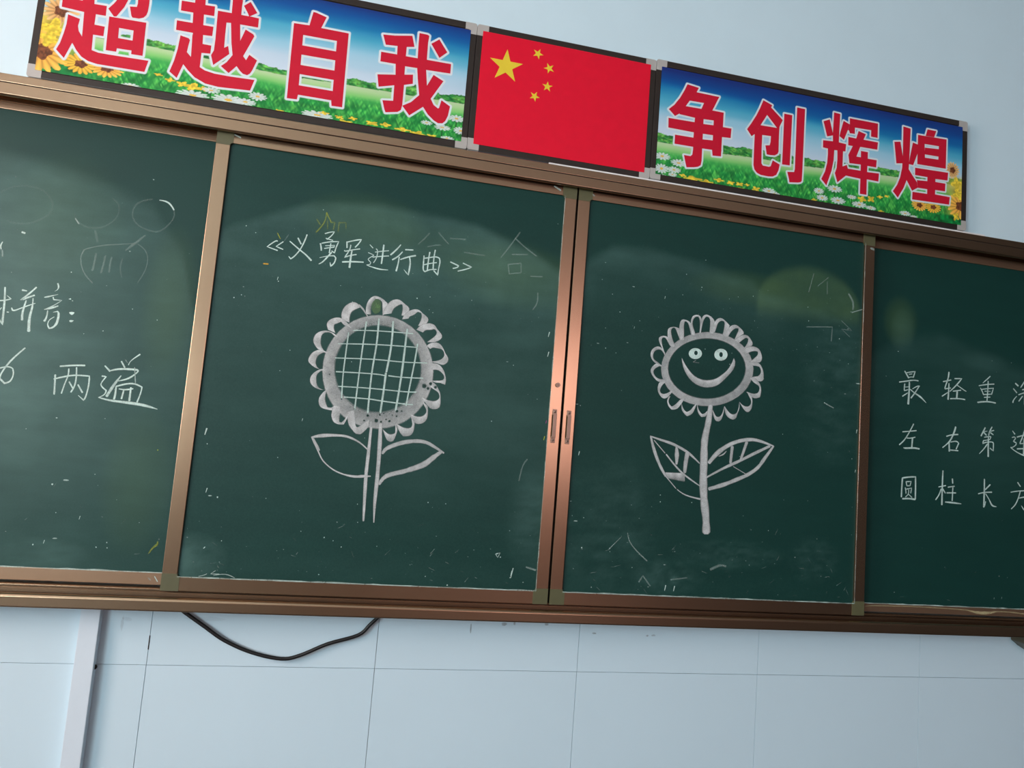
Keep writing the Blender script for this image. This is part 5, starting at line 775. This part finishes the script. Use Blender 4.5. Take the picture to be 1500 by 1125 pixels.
# ================================================================ chalkboards
def frame_bar(name, x0, x1, z0, z1, y0, y1, parent):
    return box(name, x0, x1, y0, y1, z0, z1, M_metal if y0 < -.05 else M_metal_inner, parent, 0.0012)
def nearest(poly, x):                      # height of an edge line above x
    return np.interp(x, [p[0] for p in poly], [p[1] for p in poly])
def sstep(a, b, v): t = np.clip((v-a)/(b-a), 0, 1); return t*t*(3-2*t)
def blob(x, z, cx, cz, rx, rz, p=1.0): return np.clip(1-((x-cx)/rx)**2-((z-cz)/rz)**2, 0, 1)**p
def vnoise(x, z, fx, fz, seed):
    rs = np.random.RandomState(seed); g = rs.rand(128, 128)
    u = x*fx+1000.3; v = z*fz+1000.7; i = np.floor(u).astype(int); j = np.floor(v).astype(int); fu = u-i; fv = v-j
    fu = fu*fu*(3-2*fu); fv = fv*fv*(3-2*fv)
    G = lambda a, b: g[a % 128, b % 128]
    return (G(i, j)*(1-fu)+G(i+1, j)*fu)*(1-fv)+(G(i, j+1)*(1-fu)+G(i+1, j+1)*fu)*fv
def swipes(x, z, seed): return 0.5*vnoise(x+z*.4, z, 5, 14, seed)+0.3*vnoise(x-z*.6, z, 9, 30, seed+1)+0.2*vnoise(x, z, 40, 60, seed+2)
def dust_left(x, z):
    e = nearest([(-1, 1.90), (-.94, 1.94), (-.75, 2.03), (-.56, 2.055), (-.29, 2.036), (-.12, 1.98), (-.03, 1.93), (0, 1.85)], x)
    w = (0.06*(1-sstep(e-.02, e+.015, z))*np.exp(-np.clip(e-z, 0, 9)/.22)+.035*sstep(1.05, 1.5, z)*(1-sstep(e-.02, e+.015, z))*sstep(-1.1, -.3, x))*(0.5+swipes(x, z, 3))
    w += .03*blob(x, z, -.5, 1.85, .35, .12)+.07*blob(x, z, -.06, 1.22, .09, .18, 1.5)*(swipes(x*3, z*3, 8)*1.6)+.10*blob(x, z, -.95, 1.07, .1, .07)*swipes(x*3, z*2, 4)*2
    w += .01*blob(x, z, -.45, 1.06, .5, .05)+.012*(1-sstep(1.02, 1.2, z))*swipes(x*2, z, 6)
    y = .12*blob(x, z, -.60, 2.0, .18, .09)+.14*blob(x, z, -.17, 1.90, .22, .10)+.07*blob(x, z, -.3, 1.95, .3, .08)
    return w, y
def dust_right(x, z):
    e = nearest([(0, 1.92), (.05, 1.98), (.12, 2.03), (.233, 2.04), (.41, 2.02), (.575, 1.985), (.62, 1.95), (1, 1.9)], x)
    w = .075*(1-sstep(e-.03, e+.02, z))*np.exp(-np.clip(e-z, 0, 9)/.12)*(0.5+swipes(x, z, 13))*(1-sstep(.62, .8, x)*.6)
    w += .07*blob(x, z, .88, 1.7, .16, .34, 1.5)*swipes(x*4, z*4, 14)**2*1.3
    w += .07*blob(x, z, .17, 1.2, .22, .26, 1.4)*swipes(x*4, z*3, 15)**2*1.3+.10*blob(x, z, .55, 1.15, .2, .05)*swipes(x*8, z*8, 16)**2*1.0+.10*blob(x, z, .83, 1.15, .1, .08)*swipes(x*8, z*8, 17)**2*1.0
    w += .06*blob(x, z, .36, 1.08, .12, .06)*swipes(x*8, z*5, 27)**2*2+.012*(1-sstep(1.02, 1.15, z))*swipes(x*2, z, 18)
    e2 = 1.925+.135*np.sqrt(np.clip(1-((x-.78)/.185)**2, 0, 1))
    lobe = (1-sstep(e2-.030, e2+.012, z))*sstep(1.86, 1.93, z)*(1-sstep(.17, .19, abs(x-.78)))
    y = .22*lobe*(.4+1.0*swipes(x, z, 19))+.14*blob(x, z, .55, 1.96, .2, .06)
    return w+.02*lobe, y
def dust_fixed_left(x, z):
    e = nearest([(-2.1, 2.08), (-1.5, 2.05), (-1.35, 2.03), (-1.15, 1.97), (-1.06, 1.85), (-1.02, 1.7)], x)
    w = .13*(1-sstep(e-.03, e+.03, z))*(.55+.7*swipes(x, z, 23))*(1-sstep(-1.5, -1.0, x)*.6)*(.45+.55*sstep(1.05, 1.5, z))
    w += .05*blob(x, z, -1.3, 1.06, .12, .04)*2*swipes(x*4, z*4, 24)
    y = .12*blob(x, z, -1.08, 1.72, .07, .22)+.10*blob(x, z, -1.10, 1.25, .09, .2)+.07*blob(x, z, -1.35, 1.9, .15, .2)
    return w, y
def dust_fixed_right(x, z):
    e = nearest([(1.0, 1.78), (1.12, 1.86), (1.3, 1.90), (1.45, 1.86), (1.6, 1.82), (2.1, 1.8)], x)
    w = .035*(1-sstep(e-.03, e+.03, z))*np.exp(-np.clip(e-z, 0, 9)/.25)*(.5+swipes(x, z, 33))+.05*blob(x, z, 1.15, 1.9, .05, .08)+.03*blob(x, z, 1.47, 1.83, .1, .04)
    y = .22*blob(x, z, 1.14, 1.93, .07, .09)
    return w+.02*blob(x, z, 1.5, 1.6, .3, .3), y
def surface(name, x0, x1, z0, z1, y, dust, parent, n=0.007):
    nx = int((x1-x0)/n)+1; nz = int((z1-z0)/n)+1
    X, Z = np.meshgrid(np.linspace(x0, x1, nx), np.linspace(z0, z1, nz))
    X = X.ravel(); Z = Z.ravel(); V = np.stack([X, np.full_like(X, y), Z], 1)
    F = [(j*nx+i, j*nx+i+1, (j+1)*nx+i+1, (j+1)*nx+i) for j in range(nz-1) for i in range(nx-1)]
    # a thin slab: front grid plus a back face
    b = len(V); V = V.tolist()+[(x0, y+.006, z0), (x1, y+.006, z0), (x1, y+.006, z1), (x0, y+.006, z1)]
    F.append((b+3, b+2, b+1, b))
    me = bpy.data.meshes.new(name); me.from_pydata(V, [], F)
    w, yl = dust(X, Z); at = me.attributes.new('dust', 'FLOAT_COLOR', 'POINT')
    a = np.zeros((len(V), 4), np.float32); a[:b, 0] = w; a[:b, 1] = yl; a[:, 3] = 1
    at.data.foreach_set('color', a.ravel()); me.materials.append(M_board)
    return link(name, me, None, parent)

CORNER_R = 0.007
def clip(name, cx, cz, sx, sz, y, parent, w=.0356, hz=.030):    # olive corner piece with a rounded inner corner; sx, sz point to the board middle
    pts = [(0, 0), (w+CORNER_R, 0), (w+CORNER_R, hz)]
    for k in range(1, 6):
        a = math.pi/2*k/6; pts.append((w+CORNER_R-CORNER_R*math.sin(a), hz+CORNER_R-CORNER_R*math.cos(a)))
    pts += [(w, hz+CORNER_R), (0, hz+CORNER_R)]
    pts = [(cx+sx*a, cz+sz*b) for a, b in pts]
    bm = bmesh.new(); add_prism(bm, pts, y-.0006, y+.012); return from_bm(name, bm, M_clip, parent)
def dust_line(x0, x1, z, y, parent, h=0.0028, vert=None, cov=.55):
    c = Chalk()
    if vert is None:
        n = int((x1-x0)/.02)+1; top = [(x0+(x1-x0)*i/(n-1), z+h*random.uniform(.4, 1.1)) for i in range(n)]; bot = [(p[0], z-.0012) for p in top]
        c.strip([top, bot], [[cov*random.uniform(.4, 1.2) for _ in top]]*2, next_y(y))
    else:
        n = int((vert[1]-vert[0])/.025)+1; a = [(x0-h*random.uniform(.3, .8), vert[0]+(vert[1]-vert[0])*i/(n-1)) for i in range(n)]; b = [(x0+h*random.uniform(.2, .9), p[1]) for p in a]
        c.strip([a, b], [[cov*random.uniform(.2, 1.2) for _ in a]]*2, next_y(y))
    return c.build('chalk_dust_line', M_chalk[0], parent)
ZTI, ZBI, ZBO = 2.1608, 1.0241, 0.9889
def sliding(label, x0, x1, dust):
    p = thing('sliding_chalkboard', label, 'chalkboard')
    s = .0356; yf = -.070
    zt = 2.192
    surface('writing_surface', x0+.02, x1-.02, ZBI-.012, ZTI+.012, -.064, dust, p)
    frame_bar('stile', x0, x0+s, ZBO, zt, yf, yf+.018, p); frame_bar('stile', x1-s, x1, ZBO, zt, yf, yf+.018, p)
    frame_bar('top_rail', x0+s, x1-s, ZTI, zt, yf+.0003, yf+.018, p); frame_bar('bottom_rail', x0+s, x1-s, ZBO, ZBI, yf+.0003, yf+.018, p)
    clip('corner_clip', x0, ZBO, 1, 1, yf, p, hz=ZBI-ZBO); clip('corner_clip', x1, ZBO, -1, 1, yf, p, hz=ZBI-ZBO)
    clip('corner_clip', x0, zt, 1, -1, yf, p, hz=zt-ZTI); clip('corner_clip', x1, zt, -1, -1, yf, p, hz=zt-ZTI)
    box('backing_board', x0+.01, x1-.01, -.0578, -.0535, ZBO+.01, zt-.01, mat('honeycomb_backing', (120, 112, 100), 0.8), p)
    dust_line(x0+s, x1-s, ZBI, -.0712, p); dust_line(x1-s, 0, 0, -.0712, p, .0022, (ZBI, ZTI), .35)
    return p
def fixed(label, x0, x1, dust):
    p = thing('fixed_chalkboard', label, 'chalkboard'); s = .036; yf = -.035; zb = .9945; zbi = 1.0255 if x0 < 0 else 1.0205
    zt = 2.203; zti = 2.171 if x0 < 0 else 2.1628
    surface('writing_surface', x0+.02, x1-.02, zbi-.012, zti+.012, -.031, dust, p, .008)
    frame_bar('stile', x0, x0+s, zb, zt, yf, yf+.018, p); frame_bar('stile', x1-s, x1, zb, zt, yf, yf+.018, p)
    frame_bar('top_rail', x0+s, x1-s, zti, zt, yf, yf+.018, p); frame_bar('bottom_rail', x0+s, x1-s, zb, zbi, yf, yf+.018, p)
    box('backing_board', x0+.01, x1-.01, -.0248, -.018, zb+.01, zt-.01, mat('honeycomb_backing', (120, 112, 100), 0.8), p)
    dust_line(x0+s, x1-s, zbi, -.0362, p)
    return p
P_L = sliding('left sliding chalkboard, with the song title and grid-faced chalk sunflower', -1.0045, -.0030, dust_left)
P_R = sliding('right sliding chalkboard, with the smiling chalk flower', .0030, 1.0045, dust_right)
P_FL = fixed('fixed chalkboard at the left end, with two rows of writing and the number 6', -2.07, -.955, dust_fixed_left)
P_FR = fixed('fixed chalkboard at the right end, with three rows of small characters', .955, 2.07, dust_fixed_right)
PANEL = {'L': (P_L, -.064), 'R': (P_R, -.064), 'FL': (P_FL, -.031), 'FR': (P_FR, -.031), 'Lf': (P_L, -.0708), 'Rf': (P_R, -.0708), 'FLf': (P_FL, -.0353), 'FRf': (P_FR, -.0353)}

box('centre_gasket', -.0029, .0029, -.058, -.054, .991, 2.19, M_dark, P_R)
# handles and lock
def handle(x, parent):
    h = box('handle', x-.0055, x+.0055, -.0790, -.0765, 1.4530, 1.5165, M_alu, parent, 0.001)
    for z0, z1 in ((1.4365, 1.4520), (1.5175, 1.5320)):
        box('handle_tab', x-.0065, x+.0065, -.0722, -.0700, z0, z1, M_alu, h, 0.0006)
        box('handle_foot', x-.0055, x+.0055, -.0790, -.0705, (1.4515 if z0 < 1.5 else 1.5150), (1.4545 if z0 < 1.5 else 1.5180), M_alu, h, 0.0006)
        bm = bmesh.new(); bmesh.ops.create_uvsphere(bm, u_segments=14, v_segments=8, radius=.0036, matrix=Matrix.Translation((x, -.0722, (z0+z1)/2)) @ Matrix.Diagonal((1, .55, 1, 1)))
        from_bm('handle_screw', bm, M_alu, h, smooth=True)
handle(-.0222, P_L); handle(.0205, P_R)
bm = bmesh.new(); add_cyl(bm, (-.0189, -.0720, 1.6022), .0068, .004, 24); add_cyl(bm, (-.0189, -.0745, 1.6022), .0055, .0012, 24, r2=.0066)
lk = from_bm('lock', bm, M_alu, P_L)
box('keyhole', -.0195, -.0183, -.0754, -.0748, 1.5995, 1.6045, M_dark, lk)
# pale smear on a stile
# chalk lines and drawings
groups = {}
for pn, part, ch, s, cov, col in LINES:
    groups.setdefault((pn, part), {}).setdefault((ch, col), []).append((pl(s), cov))
ribs = {}
for pn, part, sub, o, i, co, ci in RIBS: ribs.setdefault((pn, part), []).append((sub, pl(o), pl(i), co, ci))
NOSTUFF = ('song_title', 'chalk_writing')
LBL = {'song_title': 'handwritten white chalk title in double angle brackets', 'sunflower_drawing': 'white chalk sunflower with a grid in its round face and two leaves', 'smiling_flower_drawing': 'white chalk flower with a smiling face and two veined leaves',
       ('FL', 'chalk_writing'): 'white chalk handwriting in two rows', ('FR', 'chalk_writing'): 'white chalk characters in three rows'}
def make_part(pn, part):
    par, y = PANEL[pn]
    e_ = bpy.data.objects.new(part, None); COL.objects.link(e_); e_.parent = par; e_.empty_display_size = 0.02
    e_['label'] = LBL.get(part) or LBL.get((pn, part)); return e_, y
for pn, part in (('L', 'sunflower_drawing'), ('R', 'smiling_flower_drawing')):
    e_, y = make_part(pn, part)
    for sub, o, i, co, ci in sorted(ribs[(pn, part)], key=lambda q: q[0] != 'flower_ring'):
        c = Chalk(); k_ = 1.0 if sub == 'flower_ring' else 1.12; c.rib(o, i, min(co*k_, 1), min(ci*k_, 1), y, sub in ('flower_ring', 'eye')); c.build(sub, M_chalk_soft if sub != 'eye' else M_chalk[0], e_)
    for (ch, col), ls in groups[(pn, part)].items():
        c = Chalk()
        for p_, cov in ls: c.line(p_, cov, y)
        c.build(str(ch).split('.')[0], M_chalk[col] if ch == 'seed_grid' else M_chalk_soft, e_)
    if pn == 'L':
        c = Chalk(); c.disc(GREEN[0]/1000, GREEN[1]/1000, .0130, .0205, .75, y, 18, .04); c.build('green_petal_fill', M_chalk[5], e_)
        c = Chalk()
        for x, z, r in DROPS: c.disc(x/1000, z/1000, r/1000, r/1000, .92, y-.0007, 10, .15)
        c.build('water_drop_marks', chalk_mat('wiped_board_green', (18, 64, 58)), e_)['kind'] = 'stuff'
for (pn, part), chars in groups.items():
    if part in ('sunflower_drawing', 'smiling_flower_drawing'): continue
    par, y = PANEL[pn]
    if part in NOSTUFF:
        e_, y = make_part(pn, part)
        for (ch, col), ls in chars.items():
            c = Chalk()
            for p_, cov in ls: c.line([(q[0], q[1], q[2]*1.12) for q in p_], cov*1.06, y)
            c.build('chalk_character', M_chalk[col], e_)
    else:
        cols = {}
        for (ch, col), ls in chars.items():
            c = cols.setdefault(col, Chalk())
            for p_, cov in ls: c.line(p_, cov, y)
        for col, c in cols.items():
            c.build('erased_chalk_marks' if part[0] == 'e' else 'chalk_smear', M_chalk[col], par)['kind'] = 'stuff'
# chalk chips: the ones picked out one by one, then fine scatter
chips = {k: {} for k in PANEL}
for pn, x, z, r, col, k in SPECKS:
    c = chips[pn].setdefault({0: 0, 1: 1, 3: 4, 4: 0}.get(col, 0), Chalk()); x /= 1000; z /= 1000; r /= 1000
    if k == 0: c.disc(x, z, r*.40, r*.45, .95, PANEL[pn][1])
    elif k == 1: c.disc(x, z, r*.8, r*.22, .6, PANEL[pn][1])
    else: c.line([(x-r*.15, z-r*.8, r*.22), (x+r*.15, z+r*.8, r*.38)], .75, PANEL[pn][1])
rng = random.Random(5)
for pn, (a, b, cnt) in {'L': (-.96, -.05, 150), 'R': (.05, .96, 190), 'FL': (-1.6, -1.03, 45), 'FR': (1.03, 1.7, 25)}.items():
    c = chips[pn].setdefault(0, Chalk())
    for _ in range(cnt):
        x = rng.uniform(a, b); z = rng.choice([rng.uniform(1.04, 2.0), rng.gauss(1.12, .08), rng.gauss(1.85, .08)])
        if not 1.035 < z < 2.1: continue
        r = abs(rng.gauss(.0003, .0004))+.0004
        c.disc(x, z, r*rng.uniform(.6, 1.8), r*rng.uniform(.6, 1.4), rng.uniform(.25, .8), PANEL[pn][1], 6)
    for _ in range(cnt//6):
        x = rng.uniform(a, b); z = rng.gauss(1.1, .06); z = max(z, 1.04); l = rng.uniform(.004, .02); an = rng.uniform(-1.2, 1.2)
        c.line([(x, z, .0015), (x+l*math.cos(an), min(z+l*math.sin(an), 2.1), .0008)], rng.uniform(.08, .3), PANEL[pn][1])
for pn, d in chips.items():
    for col, c in d.items():
        if c.v: c.build('chalk_specks', M_chalk[col], PANEL[pn][0])['kind'] = 'stuff'

# ================================================================ banners above the board
def rgb(c): return np.array(c, float)
def paint(key, X, Z):
    """ink colours (0..255, sRGB) of the landscape print at the points X, Z on the wall"""
    n = len(X); v = (Z-2.29)/0.346
    st = .035*(vnoise(X+Z*1.5, Z, 2.5, 30, 41)-.5)*2+.03*(vnoise(X, Z, 5, 60, 42)-.5)
    hs = [0.34, .45, .58, .70, .80, .88, 1.02]; cs = [(205, 224, 240), (190, 217, 235), (150, 205, 228), (75, 172, 205), (20, 120, 178), (6, 84, 158), (22, 48, 122)]
    vv = v+st
    out = np.stack([np.interp(vv, hs, [c[k] for c in cs]) for k in range(3)], 1)
    tt = np.interp(X, [p[0]/1000 for p in TREETOP[key]], [p[1]/1000 for p in TREETOP[key]])
    tb = np.interp(X, [p[0]/1000 for p in TREEBASE[key]], [p[1]/1000 for p in TREEBASE[key]])
    tt = tt+.006*(vnoise(X, Z*0, 60, 1, 43)-.5)+.004*(vnoise(X, Z*0, 160, 1, 44)-.5)
    n1 = vnoise(X+Z, Z, 90, 160, 45); n2 = vnoise(X, Z, 200, 300, 46)
    tree = rgb((18, 110, 52))[None]*(1-n1[:, None])+rgb((120, 195, 88))[None]*n1[:, None]
    tree = tree*(.75+.5*n2[:, None])
    m = (Z < tt); out[m] = tree[m]
    g = (Z < tb)
    d = (tb-Z)
    gs = [0, .010, .024, .036, .060, .12]; gc = [(186, 216, 170), (176, 218, 156), (132, 208, 118), (60, 172, 82), (20, 142, 66), (16, 132, 58)]
    gr = np.stack([np.interp(d+.006*(vnoise(X, Z, 8, 30, 47)-.5), gs, [c[k] for c in gc]) for k in range(3)], 1)
    bl = vnoise(X+.5*Z, Z, 260, 70, 48)*vnoise(X-.4*Z, Z, 200, 90, 49)*sstep(.02, .06, d)
    gr = gr*(1-.25*sstep(.03, .06, d)*(1-vnoise(X, Z, 60, 80, 50)))[:, None]+bl[:, None]*rgb((110, 120, 50))[None]
    out[g] = gr[g]
    return out
def stamp(img, X, Z, f, rs):
    t, cx, cz, rx, rz = f[0], f[1]/1000, f[2]/1000, f[3]/1000, f[4]/1000
    u = (X-cx)/rx; w = (Z-cz)/rz; r = np.sqrt(u*u+w*w); a = np.arctan2(w, u); ph = rs.rand()*6
    near = r < 1.25
    if t == 'dai':
        e = .62+.38*np.abs(np.cos(a*6+ph))+.08*(vnoise(X, Z, 300, 300, int(ph*50))-.5)
        m = near & (r < e); img[m] = img[m]*.08+rgb((222, 236, 236))*(.86+.14*np.abs(np.cos(a[m]*6+ph)))[:, None]*.92
        m = near & (r < .22); img[m] = (225, 190, 80)
        m = (np.abs(X-cx) < .0011) & (Z < cz-rz) & (Z > cz-rz-.018); img[m] = (20, 90, 40)
    elif t == 'yel':
        e = .75+.25*np.cos(a*4+ph)
        m = near & (r < e); img[m] = rgb((236, 212, 66))*(.82+.3*vnoise(X[m], Z[m], 200, 250, 51))[:, None]
    else:
        k = int(f[5]) if len(f) > 5 else 0
        e = .72+.28*np.abs(np.cos(a*8+ph))+.12*(vnoise(X, Z, 90, 90, 52)-.5)
        c0 = [rgb((232, 160, 66)), rgb((236, 200, 70)), rgb((200, 140, 84))][k]; c1 = [rgb((238, 196, 84)), rgb((226, 176, 60)), rgb((226, 196, 130))][k]
        m = near & (r < e); q = np.clip(r[m], 0, 1)[:, None]; img[m] = (c0*(1-q)+c1*q)*(.80+.28*np.abs(np.cos(a[m]*8+ph)))[:, None]
        m = near & (r < .36+.05*np.cos(a*5)); img[m] = rgb((120, 70, 40))*(.7+.5*vnoise(X[m], Z[m], 250, 250, 53))[:, None]
def outlines(img, X, Z, key, x0, z0, n, nx, nz):
    """the white rim printed round every red character"""
    rim = .0062 if key == 'L' else .0058
    I3 = img.reshape(nz, nx, 3); XX = X.reshape(nz, nx); ZZ = Z.reshape(nz, nx)
    for k, polys in BAN.items():
        if (k in ('c1', 'c2', 'c3', 'c4')) != (key == 'L'): continue
        for t in polys:
            p = np.array(pl(t)); q = np.roll(p, -1, 0)
            i0 = max(int((p[:, 0].min()-.01-x0)/n), 0); i1 = min(int((p[:, 0].max()+.01-x0)/n)+2, nx)
            j0 = max(int((p[:, 1].min()-.01-z0)/n), 0); j1 = min(int((p[:, 1].max()+.01-z0)/n)+2, nz)
            if i1 <= i0 or j1 <= j0: continue
            x = XX[j0:j1, i0:i1]; z = ZZ[j0:j1, i0:i1]; d = np.full(x.shape, 9.0); ins = np.zeros(x.shape, bool)
            for (ax, az), (bx, bz) in zip(p, q):
                L2 = (bx-ax)**2+(bz-az)**2+1e-12; u = np.clip(((x-ax)*(bx-ax)+(z-az)*(bz-az))/L2, 0, 1)
                d = np.minimum(d, np.hypot(x-ax-u*(bx-ax), z-az-u*(bz-az)))
                if az != bz: ins ^= ((az > z) != (bz > z)) & (x < (bx-ax)*(z-az)/(bz-az)+ax)
            a = np.clip((rim-d)/n+.5, 0, 1); a[ins] = 1; a = a[..., None]
            I3[j0:j1, i0:i1] = I3[j0:j1, i0:i1]*(1-a)+rgb((218, 230, 236))*a
def raster(name, x0, x1, z0, z1, y, key, parent, n=0.0015):
    nx = int((x1-x0)/n)+1; nz = int((z1-z0)/n)+1
    X, Z = np.meshgrid(np.linspace(x0, x1, nx), np.linspace(z0, z1, nz)); X = X.ravel(); Z = Z.ravel()
    img = paint(key, X, Z); rs = np.random.RandomState(9)
    if key == 'L': side = sstep(-1.33, -1.45, X)*sstep(2.47, 2.43, Z)
    else: side = sstep(1.28, 1.36, X)*sstep(2.47, 2.43, Z)
    # the massed yellow petals at the outer end, over dark leaves
    c = rgb((198, 178, 72))*(.72+.5*vnoise(X, Z, 45, 60, 55))[:, None]; img = img*(1-side[:, None])+c*side[:, None]
    lv = (side+sstep(.16, .06, np.abs(X-(-1.475 if key == 'L' else 1.368))))*sstep(2.325, 2.31, Z); lv = np.clip(lv, 0, 1)[:, None]
    img = img*(1-lv)+rgb((14, 120, 56))*(.6+.8*vnoise(X, Z, 120, 120, 56))[:, None]*lv
    for f in sorted(FLOWERS[key], key=lambda f: 0 if f[0] == 'sun' and f[4] > 30 else (1 if f[0] == 'sun' else 2)): stamp(img, X, Z, f, rs)
    outlines(img, X, Z, key, x0, z0, (x1-x0)/(nx-1), nx, nz)
    c = np.clip(img/255, 0, 1); lin = np.where(c <= .04045, c/12.92, ((c+.055)/1.055)**2.4)
    V = np.stack([X, np.full_like(X, y), Z], 1).astype(np.float32)
    I, J = np.meshgrid(np.arange(nx-1), np.arange(nz-1)); q = (J*nx+I).ravel()
    F = np.stack([q, q+1, q+nx+1, q+nx], 1).astype(np.int32)
    me = bpy.data.meshes.new(name); me.vertices.add(len(V)); me.vertices.foreach_set('co', V.ravel())
    me.loops.add(F.size); me.loops.foreach_set('vertex_index', F.ravel()); me.polygons.add(len(F))
    me.polygons.foreach_set('loop_start', np.arange(0, F.size, 4, dtype=np.int32)); me.update(calc_edges=True)
    at = me.attributes.new('ink', 'FLOAT_COLOR', 'POINT'); a = np.ones((len(V), 4), np.float32); a[:, :3] = lin; at.data.foreach_set('color', a.ravel())
    me.materials.append(M_print); return link(name, me, None, parent)
def banner(label, x0, x1, z0, z1, px0, px1, pz0, pz1):
    b = thing('framed_banner', label, 'banner')
    w = .0195
    box('backing_panel', x0+.004, x1-.004, -.022, -.004, z0+.004, z1-.004, M_back_sheet, b)
    for nm, a in (('top_rail', (x0+.034, x1-.034, z1-w, z1)), ('bottom_rail', (x0+.034, x1-.034, z0, z0+w)), ('left_stile', (x0, x0+w, z0+.034, z1-.034)), ('right_stile', (x1-w, x1, z0+.034, z1-.034))):
        box('frame_rail' if 'rail' in nm else 'frame_stile', a[0], a[1], -.029, 0, a[2], a[3], M_bframe, b, .0015)
    for cx, sx in ((x0, 1), (x1, -1)):
        for cz, sz in ((z0, 1), (z1, -1)):
            r = .006; q = .0345; w2 = .0215
            pts = [(r, 0), (q, 0), (q, w2), (w2, w2), (w2, q), (0, q), (0, r), (r*.3, r*.3)]
            bm = bmesh.new(); add_prism(bm, [(cx+sx*p[0], cz+sz*p[1]) for p in pts], -.0293, .0)
            cl = from_bm('corner_clip', bm, M_grey, b)
            if sz < 0:
                bm = bmesh.new(); add_box(bm, cx+sx*.028-.0035, cx+sx*.028+.0035, -.018, -.004, cz-.001, cz+.006, .001); from_bm('hanging_lug', bm, M_grey, cl)
    return b
B_L = banner('left framed banner of four red characters on a meadow print', -1.4905, -.3355, 2.2690, 2.6570, 0, 0, 0, 0)
B_F = banner('framed red five-star flag print between the two meadow banners', -.3345, .2352, 2.2705, 2.6575, 0, 0, 0, 0)
B_R = banner('right framed banner of four red characters on a meadow print', .2362, 1.3900, 2.2735, 2.6625, 0, 0, 0, 0)
YP = -.0300
raster('landscape_print', -1.4722, -.3535, 2.2890, 2.6330, YP, 'L', B_L)
raster('landscape_print', .2535, 1.3690, 2.2905, 2.6400, YP, 'R', B_R)
box('flag_print', -.3170, .2168, YP, YP+.0006, 2.2885, 2.6385, M_flag, B_F)
for x, z, r, a0 in STARS:
    big = r > 15; bm = bmesh.new(); pts = []
    for k in range(10):
        a = a0+math.pi/5*k; rr = (r if k % 2 == 0 else r*.382)/1000; pts.append((x/1000+rr*math.cos(a), z/1000+rr*math.sin(a)))
    add_prism(bm, pts, YP-.0004, YP-.0001); from_bm('star', bm, M_yel, B_F)
for key, polys in BAN.items():
    parent = B_L if key in ('c1', 'c2', 'c3', 'c4') else B_R
    zmax = 2.6325 if parent is B_L else 2.6395
    bm = bmesh.new()
    for k, t in enumerate(polys):
        bm.faces.new([bm.verts.new((x, YP-.0002-.00002*k, min(z, zmax))) for x, z in pl(t)])
    me2 = bpy.data.meshes.new('red_character'); bm.to_mesh(me2); bm.free(); me2.materials.append(M_red)
    link('red_character', me2, None, parent)

# ================================================================ loose cable hanging under the board
pts = []
for q in smooth_line([(x/1000, z/1000) for x, z in CABLE], 5, 60): pts.append((q[0], -.0125, q[1]))
cb = tube('loose_cable', pts, .0050, M_cable); cb['label'] = 'black loose cable hanging in a sagging loop below the board frame'; cb['category'] = 'cable'
